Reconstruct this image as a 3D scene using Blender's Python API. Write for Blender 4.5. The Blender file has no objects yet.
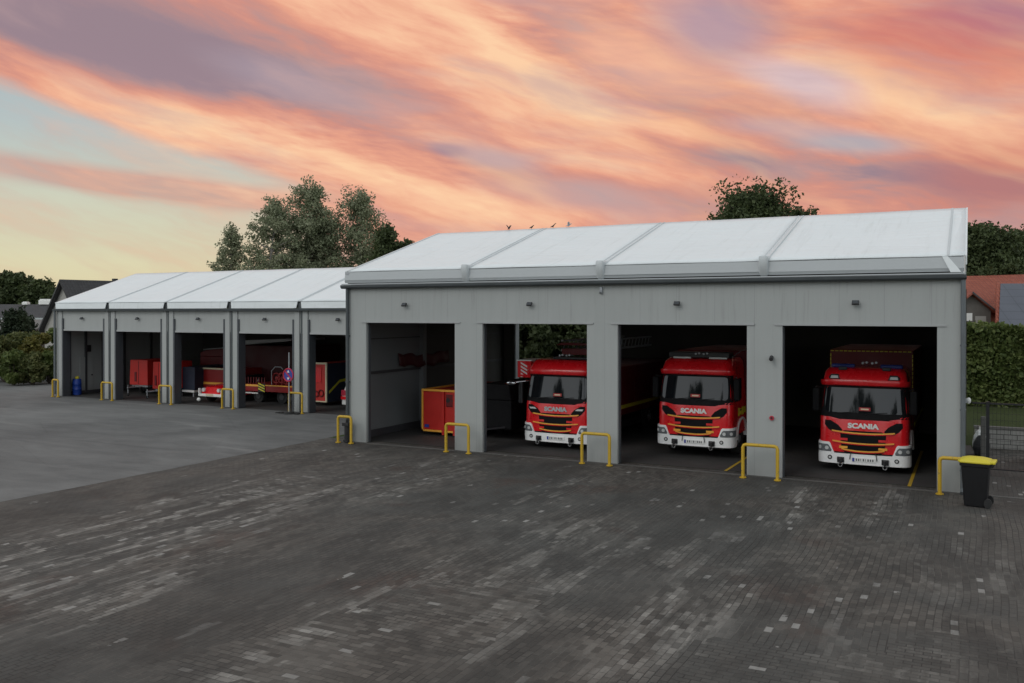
import bpy, bmesh, math, random
import numpy as np
from mathutils import Vector, Matrix
R = math.radians
random.seed(7)
scn = bpy.context.scene
COL = scn.collection
F, CX, HY, CH, YAW = 880.0, 512.0, 312.0, 4.8, 27.5   # focal length in pixels, centre column, horizon row, eye height, yaw

# ------------------------------------------------------------------ survey helpers (real distances read off the photograph)
def ang(px): return math.atan((px-CX)/F) - R(YAW)
def XY(px, Y): return Y*math.tan(ang(px))
def zc(X, Y): return Y*math.cos(R(YAW)) - X*math.sin(R(YAW))
def ZZ(py, X, Y): return CH - (py-HY)/F*zc(X, Y)
def GP(px, py, z=0):
    d = (CH-z)*F/(py-HY)/math.cos(math.atan((px-CX)/F)); a = ang(px)
    return d*math.sin(a), d*math.cos(a)
def FAR(px, dist):                                       # point seen in column px at camera depth dist
    d = dist/math.cos(math.atan((px-CX)/F)); a = ang(px)
    return d*math.sin(a), d*math.cos(a)

# ------------------------------------------------------------------ node helpers
class NT:
    def __init__(s, tree): s.t = tree; s.n = tree.nodes; s.l = tree.links
    def new(s, typ, **kw):
        n = s.n.new(typ)
        for k, v in kw.items(): setattr(n, k, v)
        return n
    def link(s, a, b): s.l.new(a, b)
    def put(s, sock, v):
        if isinstance(v, bpy.types.NodeSocket): s.l.new(v, sock)
        elif v is not None:
            if isinstance(v, (tuple, list)) and len(v) == 3 and sock.type == 'RGBA': v = (*v, 1)
            sock.default_value = v
    def m(s, op, a, b=None, c=None, clamp=False):
        n = s.new('ShaderNodeMath', operation=op, use_clamp=clamp)
        s.put(n.inputs[0], a)
        if b is not None: s.put(n.inputs[1], b)
        if c is not None: s.put(n.inputs[2], c)
        return n.outputs[0]
    def mix(s, f, a, b, mode='MIX'):
        n = s.new('ShaderNodeMix', data_type='RGBA', blend_type=mode); n.clamp_factor = True
        s.put(n.inputs[0], f); s.put(n.inputs[6], a); s.put(n.inputs[7], b)
        return n.outputs[2]
    def noise(s, vec, scale, detail=4, rough=.55, dist=0, lac=2.0):
        n = s.new('ShaderNodeTexNoise'); s.put(n.inputs['Vector'], vec)
        n.inputs['Scale'].default_value = scale; n.inputs['Detail'].default_value = detail
        n.inputs['Roughness'].default_value = rough; n.inputs['Distortion'].default_value = dist
        return n.outputs[0]
    def ramp(s, fac, stops):
        n = s.new('ShaderNodeValToRGB'); e = n.color_ramp.elements
        while len(e) > 1: e.remove(e[-1])
        e[0].position = stops[0][0]; c = stops[0][1]; e[0].color = (c, c, c, 1) if isinstance(c, (int, float)) else (*c, 1)
        for p, c in stops[1:]:
            k = e.new(p); k.color = (c, c, c, 1) if isinstance(c, (int, float)) else (*c, 1)
        s.put(n.inputs[0], fac); return n.outputs[0]
    def rng(s, v, a, b, c=0., d=1., smooth=True):
        n = s.new('ShaderNodeMapRange'); n.interpolation_type = 'SMOOTHSTEP' if smooth else 'LINEAR'
        s.put(n.inputs[0], v)
        for i, q in enumerate((a, b, c, d)): n.inputs[i+1].default_value = q
        return n.outputs[0]
    def comb(s, x, y, z=0.):
        n = s.new('ShaderNodeCombineXYZ'); s.put(n.inputs[0], x); s.put(n.inputs[1], y); s.put(n.inputs[2], z); return n.outputs[0]
    def sep(s, v):
        n = s.new('ShaderNodeSeparateXYZ'); s.put(n.inputs[0], v); return n.outputs
    def vmul(s, v, k):
        n = s.new('ShaderNodeVectorMath', operation='MULTIPLY'); s.put(n.inputs[0], v); n.inputs[1].default_value = k; return n.outputs[0]
    def vadd(s, v, k):
        n = s.new('ShaderNodeVectorMath', operation='ADD'); s.put(n.inputs[0], v); s.put(n.inputs[1], k); return n.outputs[0]

def base_mat(name):
    m = bpy.data.materials.new(name); m.use_nodes = True
    t = NT(m.node_tree); b = t.n['Principled BSDF']
    return m, t, b
def pm(name, col, rough=.5, var=.12, scale=3., metal=0., spec=.5, bump=0., coat=0., fine=40.):
    m, t, b = base_mat(name)
    tc = t.new('ShaderNodeTexCoord').outputs['Object']
    n1 = t.noise(tc, scale, 5, .6); n2 = t.noise(tc, fine, 2, .5)
    k = t.m('ADD', t.m('MULTIPLY', n1, .75), t.m('MULTIPLY', n2, .25))
    lo = tuple(c*(1-var*2) for c in col); hi = tuple(min(1, c*(1+var*2)) for c in col)
    t.put(b.inputs['Base Color'], t.mix(k, lo, hi))
    t.put(b.inputs['Roughness'], t.rng(n1, .3, .7, max(0, rough-.08), min(1, rough+.1)))
    b.inputs['Metallic'].default_value = metal
    b.inputs['Specular IOR Level'].default_value = spec
    if coat: b.inputs['Coat Weight'].default_value = coat; b.inputs['Coat Roughness'].default_value = .08
    if bump:
        bn = t.new('ShaderNodeBump'); bn.inputs['Strength'].default_value = bump; bn.inputs['Distance'].default_value = .02
        t.link(n2, bn.inputs['Height']); t.link(bn.outputs[0], b.inputs['Normal'])
    return m

M = {}
M['red'] = pm('fire_red_paint', (.70, .010, .016), .28, .05, 1.5, coat=.6)
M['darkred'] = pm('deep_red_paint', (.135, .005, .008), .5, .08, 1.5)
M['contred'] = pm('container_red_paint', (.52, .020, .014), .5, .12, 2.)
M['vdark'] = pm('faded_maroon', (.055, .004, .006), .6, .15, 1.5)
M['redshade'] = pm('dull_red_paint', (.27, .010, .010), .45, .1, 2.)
M['truckwhite'] = pm('bright_white_paint', (.93, .93, .92), .3, .03, 2.5)
M['mirror'] = pm('matt_black_plastic', (.007, .007, .008), .7, .1, 4, spec=.15)
M['white'] = pm('white_paint', (.78, .78, .76), .4, .05, 2.5)
M['black'] = pm('black_plastic', (.018, .018, .02), .45, .2, 4)
M['rubber'] = pm('rubber', (.02, .02, .02), .85, .2, 6)
M['orange'] = pm('orange_reflective_stripe', (.88, .42, .06), .4, .05, 5)
M['stripe'] = pm('yellow_reflective_stripe', (.70, .62, .04), .4, .05, 5)
M['chrome'] = pm('bright_metal', (.62, .63, .65), .22, .05, 4, metal=1)
M['steel'] = pm('galvanised_steel', (.36, .38, .40), .5, .15, 5, metal=.5)
M['blue'] = pm('dark_blue_beacon_lens', (.015, .03, .16), .2, .1, 5)
M['barrelblue'] = pm('blue_drum_plastic', (.012, .05, .30), .45, .1, 3)
M['navy'] = pm('navy_tarpaulin', (.018, .026, .05), .6, .2, 3)
def chipped():
    m, t, b = base_mat('chipped_yellow_paint'); tc = t.new('ShaderNodeTexCoord').outputs['Object']
    c = t.mix(t.noise(tc, 3, 4), (.44, .27, .015), (.60, .39, .025)); c = t.mix(t.rng(t.noise(tc, 16, 4, .7), .60, .66, 0., .8), c, (.14, .12, .09))
    t.put(b.inputs['Base Color'], c); b.inputs['Roughness'].default_value = .5; return m
M['barrier'] = chipped()
M['binblack'] = pm('bin_black_plastic', (.009, .009, .010), .6, .15, 4, spec=.25)
M['lid'] = pm('bin_yellow_plastic', (.62, .52, .03), .5, .08, 4)
M['signred'] = pm('sign_red', (.45, .02, .05), .4, .05); M['signblue'] = pm('sign_blue', (.03, .05, .30), .4, .05)
M['cream'] = pm('cream_frame_paint', (.62, .55, .38), .5, .08)
M['orangetarp'] = pm('orange_tarpaulin', (.80, .20, .03), .6, .12, 3, bump=.4)
M['gutter'] = pm('gutter_grey_metal', (.075, .085, .09), .45, .15, 2, metal=.3)
M['pipe'] = pm('downpipe_grey_metal', (.13, .145, .155), .45, .15, 2, metal=.3)
M['joint'] = pm('joint_grey', (.10, .105, .11), .7, .1)
M['jamb'] = pm('door_guide_rail_grey', (.06, .066, .074), .5, .15, 2)
M['trim'] = pm('light_metal_trim', (.36, .37, .37), .5, .08, 2)
def membrane_mat():
    m, t, b = base_mat('white_roof_membrane'); tc = t.new('ShaderNodeTexCoord').outputs['Object']
    n1 = t.noise(tc, .5, 5, .6); run = t.noise(t.vmul(tc, (5., .35, .35)), 1., 5, .65); sp = t.noise(tc, 9, 3, .7)
    c = t.mix(n1, (.68, .72, .73), (.75, .785, .795)); c = t.mix(t.rng(run, .52, .74, 0., .30), c, (.50, .53, .52)); c = t.mix(t.rng(sp, .68, .78, 0., .35), c, (.42, .44, .42))
    t.put(b.inputs['Base Color'], c); b.inputs['Roughness'].default_value = .5
    wr_ = t.noise(t.vmul(tc, (.7, 2.2, 1.)), 1., 4, .5, .8); bn = t.new('ShaderNodeBump'); bn.inputs['Distance'].default_value = .10; bn.inputs['Strength'].default_value = .5; t.link(wr_, bn.inputs['Height']); t.link(bn.outputs[0], b.inputs['Normal'])
    return m
M['membrane'] = membrane_mat()
M['valance'] = pm('eave_valance_fabric', (.44, .465, .475), .6, .05, 1.2, fine=8)
M['seam'] = pm('seam_fabric', (.52, .55, .56), .6, .08, 2.)
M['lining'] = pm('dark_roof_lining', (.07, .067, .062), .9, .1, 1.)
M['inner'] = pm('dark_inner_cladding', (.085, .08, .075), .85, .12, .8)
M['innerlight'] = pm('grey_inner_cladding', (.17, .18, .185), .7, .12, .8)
M['darkframe'] = pm('dark_steel_frame', (.05, .05, .055), .6, .2, 2)
M['lamp'] = pm('lamp_housing', (.03, .03, .032), .5, .1)
M['bark'] = pm('tree_bark', (.07, .055, .045), .9, .3, 4, bump=.6)
M['birchbark'] = pm('pale_bark', (.24, .22, .20), .85, .35, 5)
M['tile'] = None

# glass
def glass(name, col=(.012, .014, .016), rough=.04, spec=.9):
    m, t, b = base_mat(name)
    tc = t.new('ShaderNodeTexCoord').outputs['Object']; n = t.noise(tc, 3, 3)
    t.put(b.inputs['Base Color'], t.mix(n, tuple(c*.8 for c in col), tuple(c*1.2 for c in col)))
    b.inputs['Roughness'].default_value = rough; b.inputs['Specular IOR Level'].default_value = spec
    return m
M['glass'] = glass('windscreen_glass', (.008, .010, .012), .04, .6); M['glassdull'] = glass('window_glass', (.03, .035, .04), .1, .6)
M['lens'] = pm('lamp_lens', (.62, .63, .62), .15, .1, 12, spec=.8)
M['lensdark'] = pm('headlamp_glass', (.16, .17, .18), .12, .35, 14, spec=.9)
M['cardred'] = pm('red_card', (.35, .02, .02), .6, .05)

# facade paint with sandwich-panel joints and faint weather streaks
def facade_mat(name, col, step, streak=.10, line=.012):
    m, t, b = base_mat(name)
    tc = t.new('ShaderNodeTexCoord').outputs['Object']; s = t.sep(tc)
    fx = t.m('FRACT', t.m('DIVIDE', t.m('ADD', s[0], 100.37), step))
    j = t.m('LESS_THAN', fx, line)
    st = t.noise(t.comb(t.m('MULTIPLY', s[0], 4.), s[1], t.m('MULTIPLY', s[2], .25)), 1., 5, .6)
    bl = t.noise(tc, .45, 3, .5); fi = t.noise(tc, 26, 2, .5)
    k = t.m('ADD', t.m('MULTIPLY', st, .5), t.m('ADD', t.m('MULTIPLY', bl, .35), t.m('MULTIPLY', fi, .15)))
    c = t.mix(k, tuple(q*(1-streak*1.6) for q in col), tuple(q*(1+streak*1.6) for q in col))
    drip = t.noise(t.comb(t.m('MULTIPLY', s[0], 9.), 0., t.m('MULTIPLY', s[2], .5)), 1., 4, .6)
    c = t.mix(t.m('MULTIPLY', t.rng(drip, .52, .74), t.rng(s[2], 3.2, 5.6, .05, .32)), c, (.17, .17, .16))
    low = t.rng(s[2], 0., .8, .6, 0.); low = t.m('MULTIPLY', low, st)
    c = t.mix(low, c, (.12, .11, .10))
    c = t.mix(t.m('MULTIPLY', j, .30), c, (.12, .13, .13))
    t.put(b.inputs['Base Color'], c); b.inputs['Roughness'].default_value = .55
    return m
M['facade'] = facade_mat('grey_sandwich_panel', (.35, .366, .358), 1.17)
M['facade2'] = facade_mat('pale_grey_sheet_panel', (.35, .364, .356), 9.0, .08)

# ------------------------------------------------------------------ mesh helpers
class MB:
    def __init__(s): s.v = []; s.f = []; s.mi = []; s.cur = 0
    def mesh(s, verts, faces):
        o = len(s.v); s.v += [tuple(p) for p in verts]
        for f in faces: s.f.append(tuple(i+o for i in f)); s.mi.append(s.cur)
        return s
    def box(s, x0, x1, y0, y1, z0, z1, rot=None, pivot=None):
        vs = [Vector(p) for p in ((x0,y0,z0),(x1,y0,z0),(x1,y1,z0),(x0,y1,z0),(x0,y0,z1),(x1,y0,z1),(x1,y1,z1),(x0,y1,z1))]
        if rot is not None:
            c = Vector(pivot) if pivot else Vector(((x0+x1)/2,(y0+y1)/2,(z0+z1)/2))
            vs = [rot @ (p-c) + c for p in vs]
        return s.mesh(vs, [(0,3,2,1),(4,5,6,7),(0,1,5,4),(1,2,6,5),(2,3,7,6),(3,0,4,7)])
    def tube(s, p0, p1, r, n=10, r2=None, cap=True):
        p0 = Vector(p0); p1 = Vector(p1); r2 = r if r2 is None else r2
        d = (p1-p0).normalized(); a = d.orthogonal().normalized(); b = d.cross(a)
        vs = []
        for p, rr in ((p0, r), (p1, r2)):
            for i in range(n):
                t = 2*math.pi*i/n; vs.append(p + a*math.cos(t)*rr + b*math.sin(t)*rr)
        fs = [(i, (i+1) % n, n+(i+1) % n, n+i) for i in range(n)]
        if cap: fs += [tuple(range(n-1, -1, -1)), tuple(range(n, 2*n))]
        return s.mesh(vs, fs)
    def poly(s, pts, r, n=8):
        for a, b in zip(pts[:-1], pts[1:]): s.tube(a, b, r, n)
        return s
    def prism(s, pts, d):                                    # planar outline pushed by vector d
        n = len(pts); d = Vector(d); a = [Vector(p) for p in pts]
        return s.mesh(a+[p+d for p in a], [tuple(range(n-1,-1,-1)), tuple(range(n,2*n))]+[(i,(i+1)%n,n+(i+1)%n,n+i) for i in range(n)])
    def loft(s, rings, cap=True, close=True):
        n = len(rings[0]); vs = [p for r in rings for p in r]; fs = []
        for k in range(len(rings)-1):
            for i in range(n if close else n-1):
                j = (i+1) % n; fs.append((k*n+i, k*n+j, (k+1)*n+j, (k+1)*n+i))
        if cap: fs += [tuple(range(n-1,-1,-1)), tuple(range((len(rings)-1)*n, len(rings)*n))]
        return s.mesh(vs, fs)
    def ball(s, c, r, n=10, m=6):
        c = Vector(c); rr = r if isinstance(r, (tuple, list)) else (r, r, r); rings = []
        for k in range(1, m):
            ph = math.pi*k/m
            rings.append([c+Vector((rr[0]*math.sin(ph)*math.cos(2*math.pi*i/n), rr[1]*math.sin(ph)*math.sin(2*math.pi*i/n), -rr[2]*math.cos(ph))) for i in range(n)])
        return s.loft(rings)
    def torus(s, c, axis, r, t, n=20, m=8):
        c = Vector(c); ax = Vector(axis).normalized(); a = ax.orthogonal().normalized(); b = ax.cross(a); vs = []; fs = []
        for i in range(n):
            u = 2*math.pi*i/n; d = a*math.cos(u)+b*math.sin(u)
            for j in range(m):
                w = 2*math.pi*j/m; vs.append(c+d*(r+t*math.cos(w))+ax*t*math.sin(w))
        for i in range(n):
            for j in range(m):
                fs.append((i*m+j, ((i+1)%n)*m+j, ((i+1)%n)*m+(j+1)%m, i*m+(j+1)%m))
        return s.mesh(vs, fs)
    def build(s, name, mat, parent=None, bevel=0., smooth=False, seg=2):
        me = bpy.data.meshes.new(name); me.from_pydata(s.v, [], s.f); me.validate()
        for mm in (mat if isinstance(mat, list) else [mat]): me.materials.append(mm)
        if isinstance(mat, list):
            for p, i in zip(me.polygons, s.mi): p.material_index = i
        bm = bmesh.new(); bm.from_mesh(me); bmesh.ops.recalc_face_normals(bm, faces=bm.faces); bm.to_mesh(me); bm.free()
        o = bpy.data.objects.new(name, me); COL.objects.link(o)
        if parent is not None: o.parent = parent
        if bevel:
            b = o.modifiers.new('b', 'BEVEL'); b.width = bevel; b.segments = seg; b.limit_method = 'ANGLE'; b.angle_limit = R(35)
            b.harden_normals = False
        if smooth:
            me.polygons.foreach_set('use_smooth', [True]*len(me.polygons))
            e = o.modifiers.new('e', 'EDGE_SPLIT'); e.split_angle = R(38)
        me.update(); return o

def tag(o, label=None, cat=None, group=None, kind=None):
    if label: o['label'] = label
    if cat: o['category'] = cat
    if group: o['group'] = group
    if kind: o['kind'] = kind
    return o
def thing(name, label, cat, loc=(0,0,0), rz=0., group=None):
    o = bpy.data.objects.new(name, None); COL.objects.link(o); o.empty_display_size = .3
    o.location = loc; o.rotation_euler = (0, 0, rz); return tag(o, label, cat, group)
def kids(o): return [c for c in bpy.data.objects if c.parent is o]
def dup(o, loc=None, rz=None, label=None, parent=None, scale=None):
    c = o.copy(); COL.objects.link(c)
    if parent is not None: c.parent = parent
    if loc is not None: c.location = loc
    if rz is not None: c.rotation_euler = (0, 0, rz)
    if scale is not None: c.scale = scale
    if label: c['label'] = label
    for k in kids(o): dup(k, parent=c)
    return c
def text_mesh(name, body, size, mat, parent, mtx, bold=.0, extrude=.006, xs=1.):
    cu = bpy.data.curves.new(name, 'FONT'); cu.body = body; cu.size = size; cu.extrude = extrude; cu.offset = bold
    cu.align_x = 'CENTER'; cu.align_y = 'CENTER'; cu.resolution_u = 3
    tmp = bpy.data.objects.new(name+'_src', cu); COL.objects.link(tmp)
    dg = bpy.context.evaluated_depsgraph_get(); dg.update()
    me = bpy.data.meshes.new_from_object(tmp.evaluated_get(dg)); bpy.data.objects.remove(tmp)
    me.transform(mtx @ Matrix.Diagonal((xs, 1, 1, 1))); me.materials.clear(); me.materials.append(mat); me.name = name
    o = bpy.data.objects.new(name, me); COL.objects.link(o); o.parent = parent
    return o

# ------------------------------------------------------------------ camera
cam = bpy.data.cameras.new('camera'); co = bpy.data.objects.new('camera', cam); COL.objects.link(co)
cam.lens = F/1024*36; cam.sensor_width = 36; cam.clip_end = 3000
PITCH = .25
co.location = (0, 0, CH); co.rotation_euler = (R(90-PITCH), 0, R(YAW))
cam.shift_y = -(341.5-(HY+F*math.tan(R(PITCH))))/1024
scn.camera = co
scn.view_settings.view_transform = 'Standard'; scn.view_settings.look = 'None'; scn.view_settings.exposure = 0; scn.view_settings.gamma = 1

# ------------------------------------------------------------------ sky: clear Nishita sky under a high overcast, sunset clouds low in the north-west
w = bpy.data.worlds.new('World'); scn.world = w; w.use_nodes = True
t = NT(w.node_tree); bg = t.n['Background']
SUN_EL, SUN_AZ = 38, 200                                   # degrees; azimuth from +Y clockwise
sky = t.new('ShaderNodeTexSky', sky_type='NISHITA'); sky.sun_disc = False
sky.sun_elevation = R(SUN_EL); sky.sun_rotation = R(SUN_AZ)
d = t.new('ShaderNodeTexCoord').outputs['Generated']; s = t.sep(d)
deg = 180/math.pi
az = t.m('MULTIPLY', t.m('ARCTAN2', s[0], s[1]), deg)
el = t.m('MULTIPLY', t.m('ARCSINE', s[2]), deg)
def ae(px, py):                                            # azimuth and elevation of a spot of the sky
    a = math.atan((px-CX)/F); return math.degrees(a)-YAW, math.degrees(math.atan((HY-py)/F*math.cos(a)))
P0 = t.comb(az, el)
wn = t.new('ShaderNodeTexNoise'); t.put(wn.inputs['Vector'], t.vmul(P0, (.06, .16, 1))); wn.inputs['Scale'].default_value = 1.; wn.inputs['Detail'].default_value = 3
wn.inputs['Roughness'].default_value = .5
warp = t.vmul(t.vadd(wn.outputs['Color'], (-.5, -.5, -.5)), (9, 3.2, 0))
PW = t.vadd(P0, warp)
PWs = t.vadd(P0, t.vmul(warp, (.35, .35, 0)))
def rot_noise(P, deg_, sx, sy, detail, rough, off=(0,0,0)):
    mp = t.new('ShaderNodeMapping', vector_type='POINT'); t.put(mp.inputs[0], P)
    mp.inputs['Rotation'].default_value = (0, 0, R(deg_)); mp.inputs['Location'].default_value = off
    return t.noise(t.vmul(mp.outputs[0], (sx, sy, 1)), 1., detail, rough)
n_big = rot_noise(PW, 18, .03, .15, 4, .45, (3, 7, 0))
n_mid = rot_noise(PW, 22, .07, .40, 7, .56, (11, 2, 0))
n_fine = rot_noise(PWs, 15, .26, 1.25, 7, .62, (5, 9, 0))
n_rip = t.m('ADD', t.m('MULTIPLY', t.m('SUBTRACT', rot_noise(PWs, 5, .45, 2.6, 3, .5, (2, 1, 0)), .5), t.rng(rot_noise(P0, 0, .08, .12, 2, .5, (8, 4, 0)), .45, .62)), .5)
def blob(px, py, rx, ry, rot=18, P=None):                  # soft patch, radii in photo pixels, tilt falls to the right
    a, e = ae(px, py); k = 15.36
    mp = t.new('ShaderNodeMapping', vector_type='TEXTURE'); t.put(mp.inputs[0], P or PWs)
    mp.inputs['Location'].default_value = (a, e, 0); mp.inputs['Rotation'].default_value = (0, 0, R(-rot)); mp.inputs['Scale'].default_value = (rx/k, ry/k, 1)
    g = t.new('ShaderNodeTexGradient', gradient_type='SPHERICAL'); t.link(mp.outputs[0], g.inputs[0])
    return t.rng(g.outputs['Fac'], 0., .85)
v = t.m('ADD', t.m('ADD', t.m('MULTIPLY', n_big, .33), t.m('MULTIPLY', n_mid, .30)), t.m('ADD', t.m('MULTIPLY', n_fine, .21), t.m('MULTIPLY', n_rip, .16)))
v = t.rng(v, .31, .69, 0, 1, smooth=False)
for (px, py, rx, ry, ro, k) in [
    (470, 70, 330, 60, 24, .26), (560, 130, 260, 60, 24, .16), (300, 150, 330, 40, 17, .20), (900, 100, 230, 42, 20, .26), (90, 115, 240, 26, 14, .20),
    (560, 215, 170, 22, 10, .16), (520, 60, 190, 22, 34, .28), (640, 115, 150, 22, 30, .22), (870, 78, 170, 26, 26, .26), (430, 125, 110, 26, 24, .24), (150, 105, 220, 20, 17, .22), (560, 30, 60, 30, 20, -.2), (400, 60, 70, 20, 20, -.15), (700, 45, 110, 40, 30, .12), (430, 190, 180, 26, 16, .16), (870, 40, 120, 60, 20, .10),
    (70, 30, 270, 60, 8, -.55), (290, 78, 190, 34, 14, -.38), (160, 60, 190, 34, 12, -.25), (860, 175, 230, 26, 8, -.30), (980, 200, 150, 50, 10, -.25), (620, 195, 170, 22, 12, -.32),
    (380, 160, 130, 18, 20, -.18), (420, 105, 120, 20, 25, -.18), (690, 150, 120, 20, 15, -.22), (980, 25, 150, 50, 10, -.25)]:
    v = t.m('ADD', v, t.m('MULTIPLY', blob(px, py, rx, ry, ro), k))
def L(r, g, b):
    f = lambda c: ((c/255+.055)/1.055)**2.4 if c > 10 else c/255/12.92
    return (f(r), f(g), f(b))
cloud = t.ramp(v, [(0., L(156,134,144)), (.2, L(184,144,142)), (.4, L(210,146,132)), (.58, L(231,162,137)), (.78, L(245,187,154)), (1., L(253,208,168))])
for (px, py, rx, ry, ro, col, k) in [
    (715, 25, 95, 55, 20, L(178,154,168), .85), (100, 25, 230, 55, 8, L(152,132,142), .75), (290, 78, 110, 24, 12, L(170,156,168), .6), (800, 85, 90, 26, 20, L(214,196,206), .85), (640, 60, 130, 34, 22, L(240,186,160), .6),
    (845, 143, 90, 16, 6, L(176,172,180), .9), (785, 128, 90, 14, 8, L(190,170,178), .6), (495, 160, 70, 18, 12, L(184,170,176), .7), (452, 152, 28, 10, 8, L(150,130,150), .8), (570, 195, 140, 22, 8, L(196,172,170), .55),
    (985, 20, 110, 34, 6, L(168,120,142), .8), (930, 50, 150, 60, 14, L(214,118,104), .6), (1000, 180, 120, 50, 6, L(196,118,106), .6), (740, 200, 150, 18, 6, L(206,150,136), .5)]:
    cloud = t.mix(t.m('MULTIPLY', blob(px, py, rx, ry, ro), k), cloud, col)
n_m2 = rot_noise(PW, 12, .06, .30, 6, .55, (31, 17, 0)); n_m3 = rot_noise(PW, 26, .05, .30, 5, .5, (51, 7, 0))
cloud = t.mix(t.rng(n_m2, .46, .72, 0., .62), cloud, L(196,164,162))
cloud = t.mix(t.m('MULTIPLY', t.m('MULTIPLY', t.rng(n_m3, .46, .74, 0., .5), t.rng(n_m2, .66, .44)), t.rng(az, ae(230, 60)[0], ae(400, 60)[0])), cloud, L(253,206,160))
cloud = t.mix(t.m('MULTIPLY', t.rng(el, 6.5, 2.), .35), cloud, L(206,168,158))
clear = t.ramp(t.m('DIVIDE', el, 24.), [(0., L(220,210,166)), (.12, L(220,214,178)), (.28, L(206,208,188)), (.45, L(182,194,194)), (.7, L(158,178,188)), (1., L(140,170,190))])
# clear wedge on the left: below a cloud edge that falls to the right, with one thin cloud ribbon inside it
def line_el(x0, y0, x1, y1):
    a0, e0 = ae(x0, y0); a1, e1 = ae(x1, y1); k = (e1-e0)/(a1-a0)
    pz = t.sep(PWs)
    return t.m('SUBTRACT', pz[1], t.m('ADD', t.m('MULTIPLY', pz[0], k), e0-k*a0))
edge = line_el(0, 80, 300, 184)
fr = t.m('MULTIPLY', t.m('SUBTRACT', t.m('ADD', t.m('MULTIPLY', n_mid, .6), t.m('MULTIPLY', n_fine, .4)), .5), 1.6)
clr = t.rng(t.m('ADD', edge, fr), .45, -.7)
rib = line_el(60, 172, 290, 206); rib = t.m('ABSOLUTE', t.m('ADD', rib, t.m('MULTIPLY', fr, .45)))
ribm = t.m('MULTIPLY', t.rng(rib, 1.25, .1), t.m('MULTIPLY', blob(165, 185, 290, 70, 8), 1.6), clamp=True)
clr = t.m('MULTIPLY', clr, t.m('SUBTRACT', 1., t.m('MULTIPLY', ribm, .6)))
veil = t.m('MULTIPLY', t.rng(t.m('ADD', n_mid, t.m('MULTIPLY', n_fine, .4)), .55, .95), .35)
clr = t.m('MULTIPLY', clr, t.m('SUBTRACT', 1., veil))
rightfade = t.rng(az, ae(215, 230)[0], ae(400, 230)[0], 1., 0.)
clr = t.m('MULTIPLY', clr, rightfade)
clr = t.m('MAXIMUM', clr, t.m('MULTIPLY', t.rng(el, 5.2, .5), t.rng(az, ae(230, 230)[0], ae(560, 230)[0], 1., .0)))
front = t.mix(clr, cloud, clear)
front = t.mix(t.m('MULTIPLY', t.rng(el, 4., 0.), .4), front, L(224, 206, 168))
# rest of the dome
over_n = rot_noise(P0, 0, .02, .05, 5, .6)
over = t.mix(over_n, (.79, .85, .865), (1.0, 1.03, 1.02))
hz = t.rng(el, 5., 55., 1.30, .90); 
ov = t.new('ShaderNodeVectorMath', operation='SCALE'); t.put(ov.inputs[0], over); t.put(ov.inputs['Scale'], hz)
sk = t.new('ShaderNodeVectorMath', operation='SCALE'); t.put(sk.inputs[0], sky.outputs[0]); sk.inputs['Scale'].default_value = .025
rest = t.vadd(t.vmul(ov.outputs[0], (.74, .74, .74)), sk.outputs[0])
azd = t.m('ABSOLUTE', t.m('ADD', az, YAW))
ff = t.m('MULTIPLY', t.rng(azd, 42., 75., 1., 0.), t.rng(el, 22., 38., 1., 0.))
t.put(bg.inputs[0], t.mix(ff, rest, front)); bg.inputs[1].default_value = 1.0
w.cycles.sampling_method = 'MANUAL'; w.cycles.sample_map_resolution = 512

sl = bpy.data.lights.new('sun', 'SUN'); so = bpy.data.objects.new('sun', sl); COL.objects.link(so)
sl.energy = .5; sl.angle = R(25); sl.color = (1, .97, .93)
sd = Vector((math.sin(R(SUN_AZ))*math.cos(R(SUN_EL)), math.cos(R(SUN_AZ))*math.cos(R(SUN_EL)), math.sin(R(SUN_EL))))
so.rotation_euler = (-sd).to_track_quat('-Z', 'Y').to_euler(); so.location = sd*60

# ------------------------------------------------------------------ ground materials
def grass_mat(name, c1, c2):
    m, t, b = base_mat(name); tc = t.new('ShaderNodeTexCoord').outputs['Object']
    k = t.m('ADD', t.m('MULTIPLY', t.noise(tc, .3, 5), .5), t.m('MULTIPLY', t.noise(tc, 9, 4, .7), .5))
    t.put(b.inputs['Base Color'], t.mix(t.rng(k, .3, .7), c1, c2)); b.inputs['Roughness'].default_value = .95
    b.inputs['Specular IOR Level'].default_value = .1
    bn = t.new('ShaderNodeBump'); bn.inputs['Distance'].default_value = .06; t.link(t.noise(tc, 30, 3), bn.inputs['Height']); t.link(bn.outputs[0], b.inputs['Normal'])
    return m
M['grass'] = grass_mat('meadow_grass', (.035, .06, .015), (.07, .10, .03))
M['lawn'] = grass_mat('mown_lawn', (.045, .06, .022), (.07, .085, .035))

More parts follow.
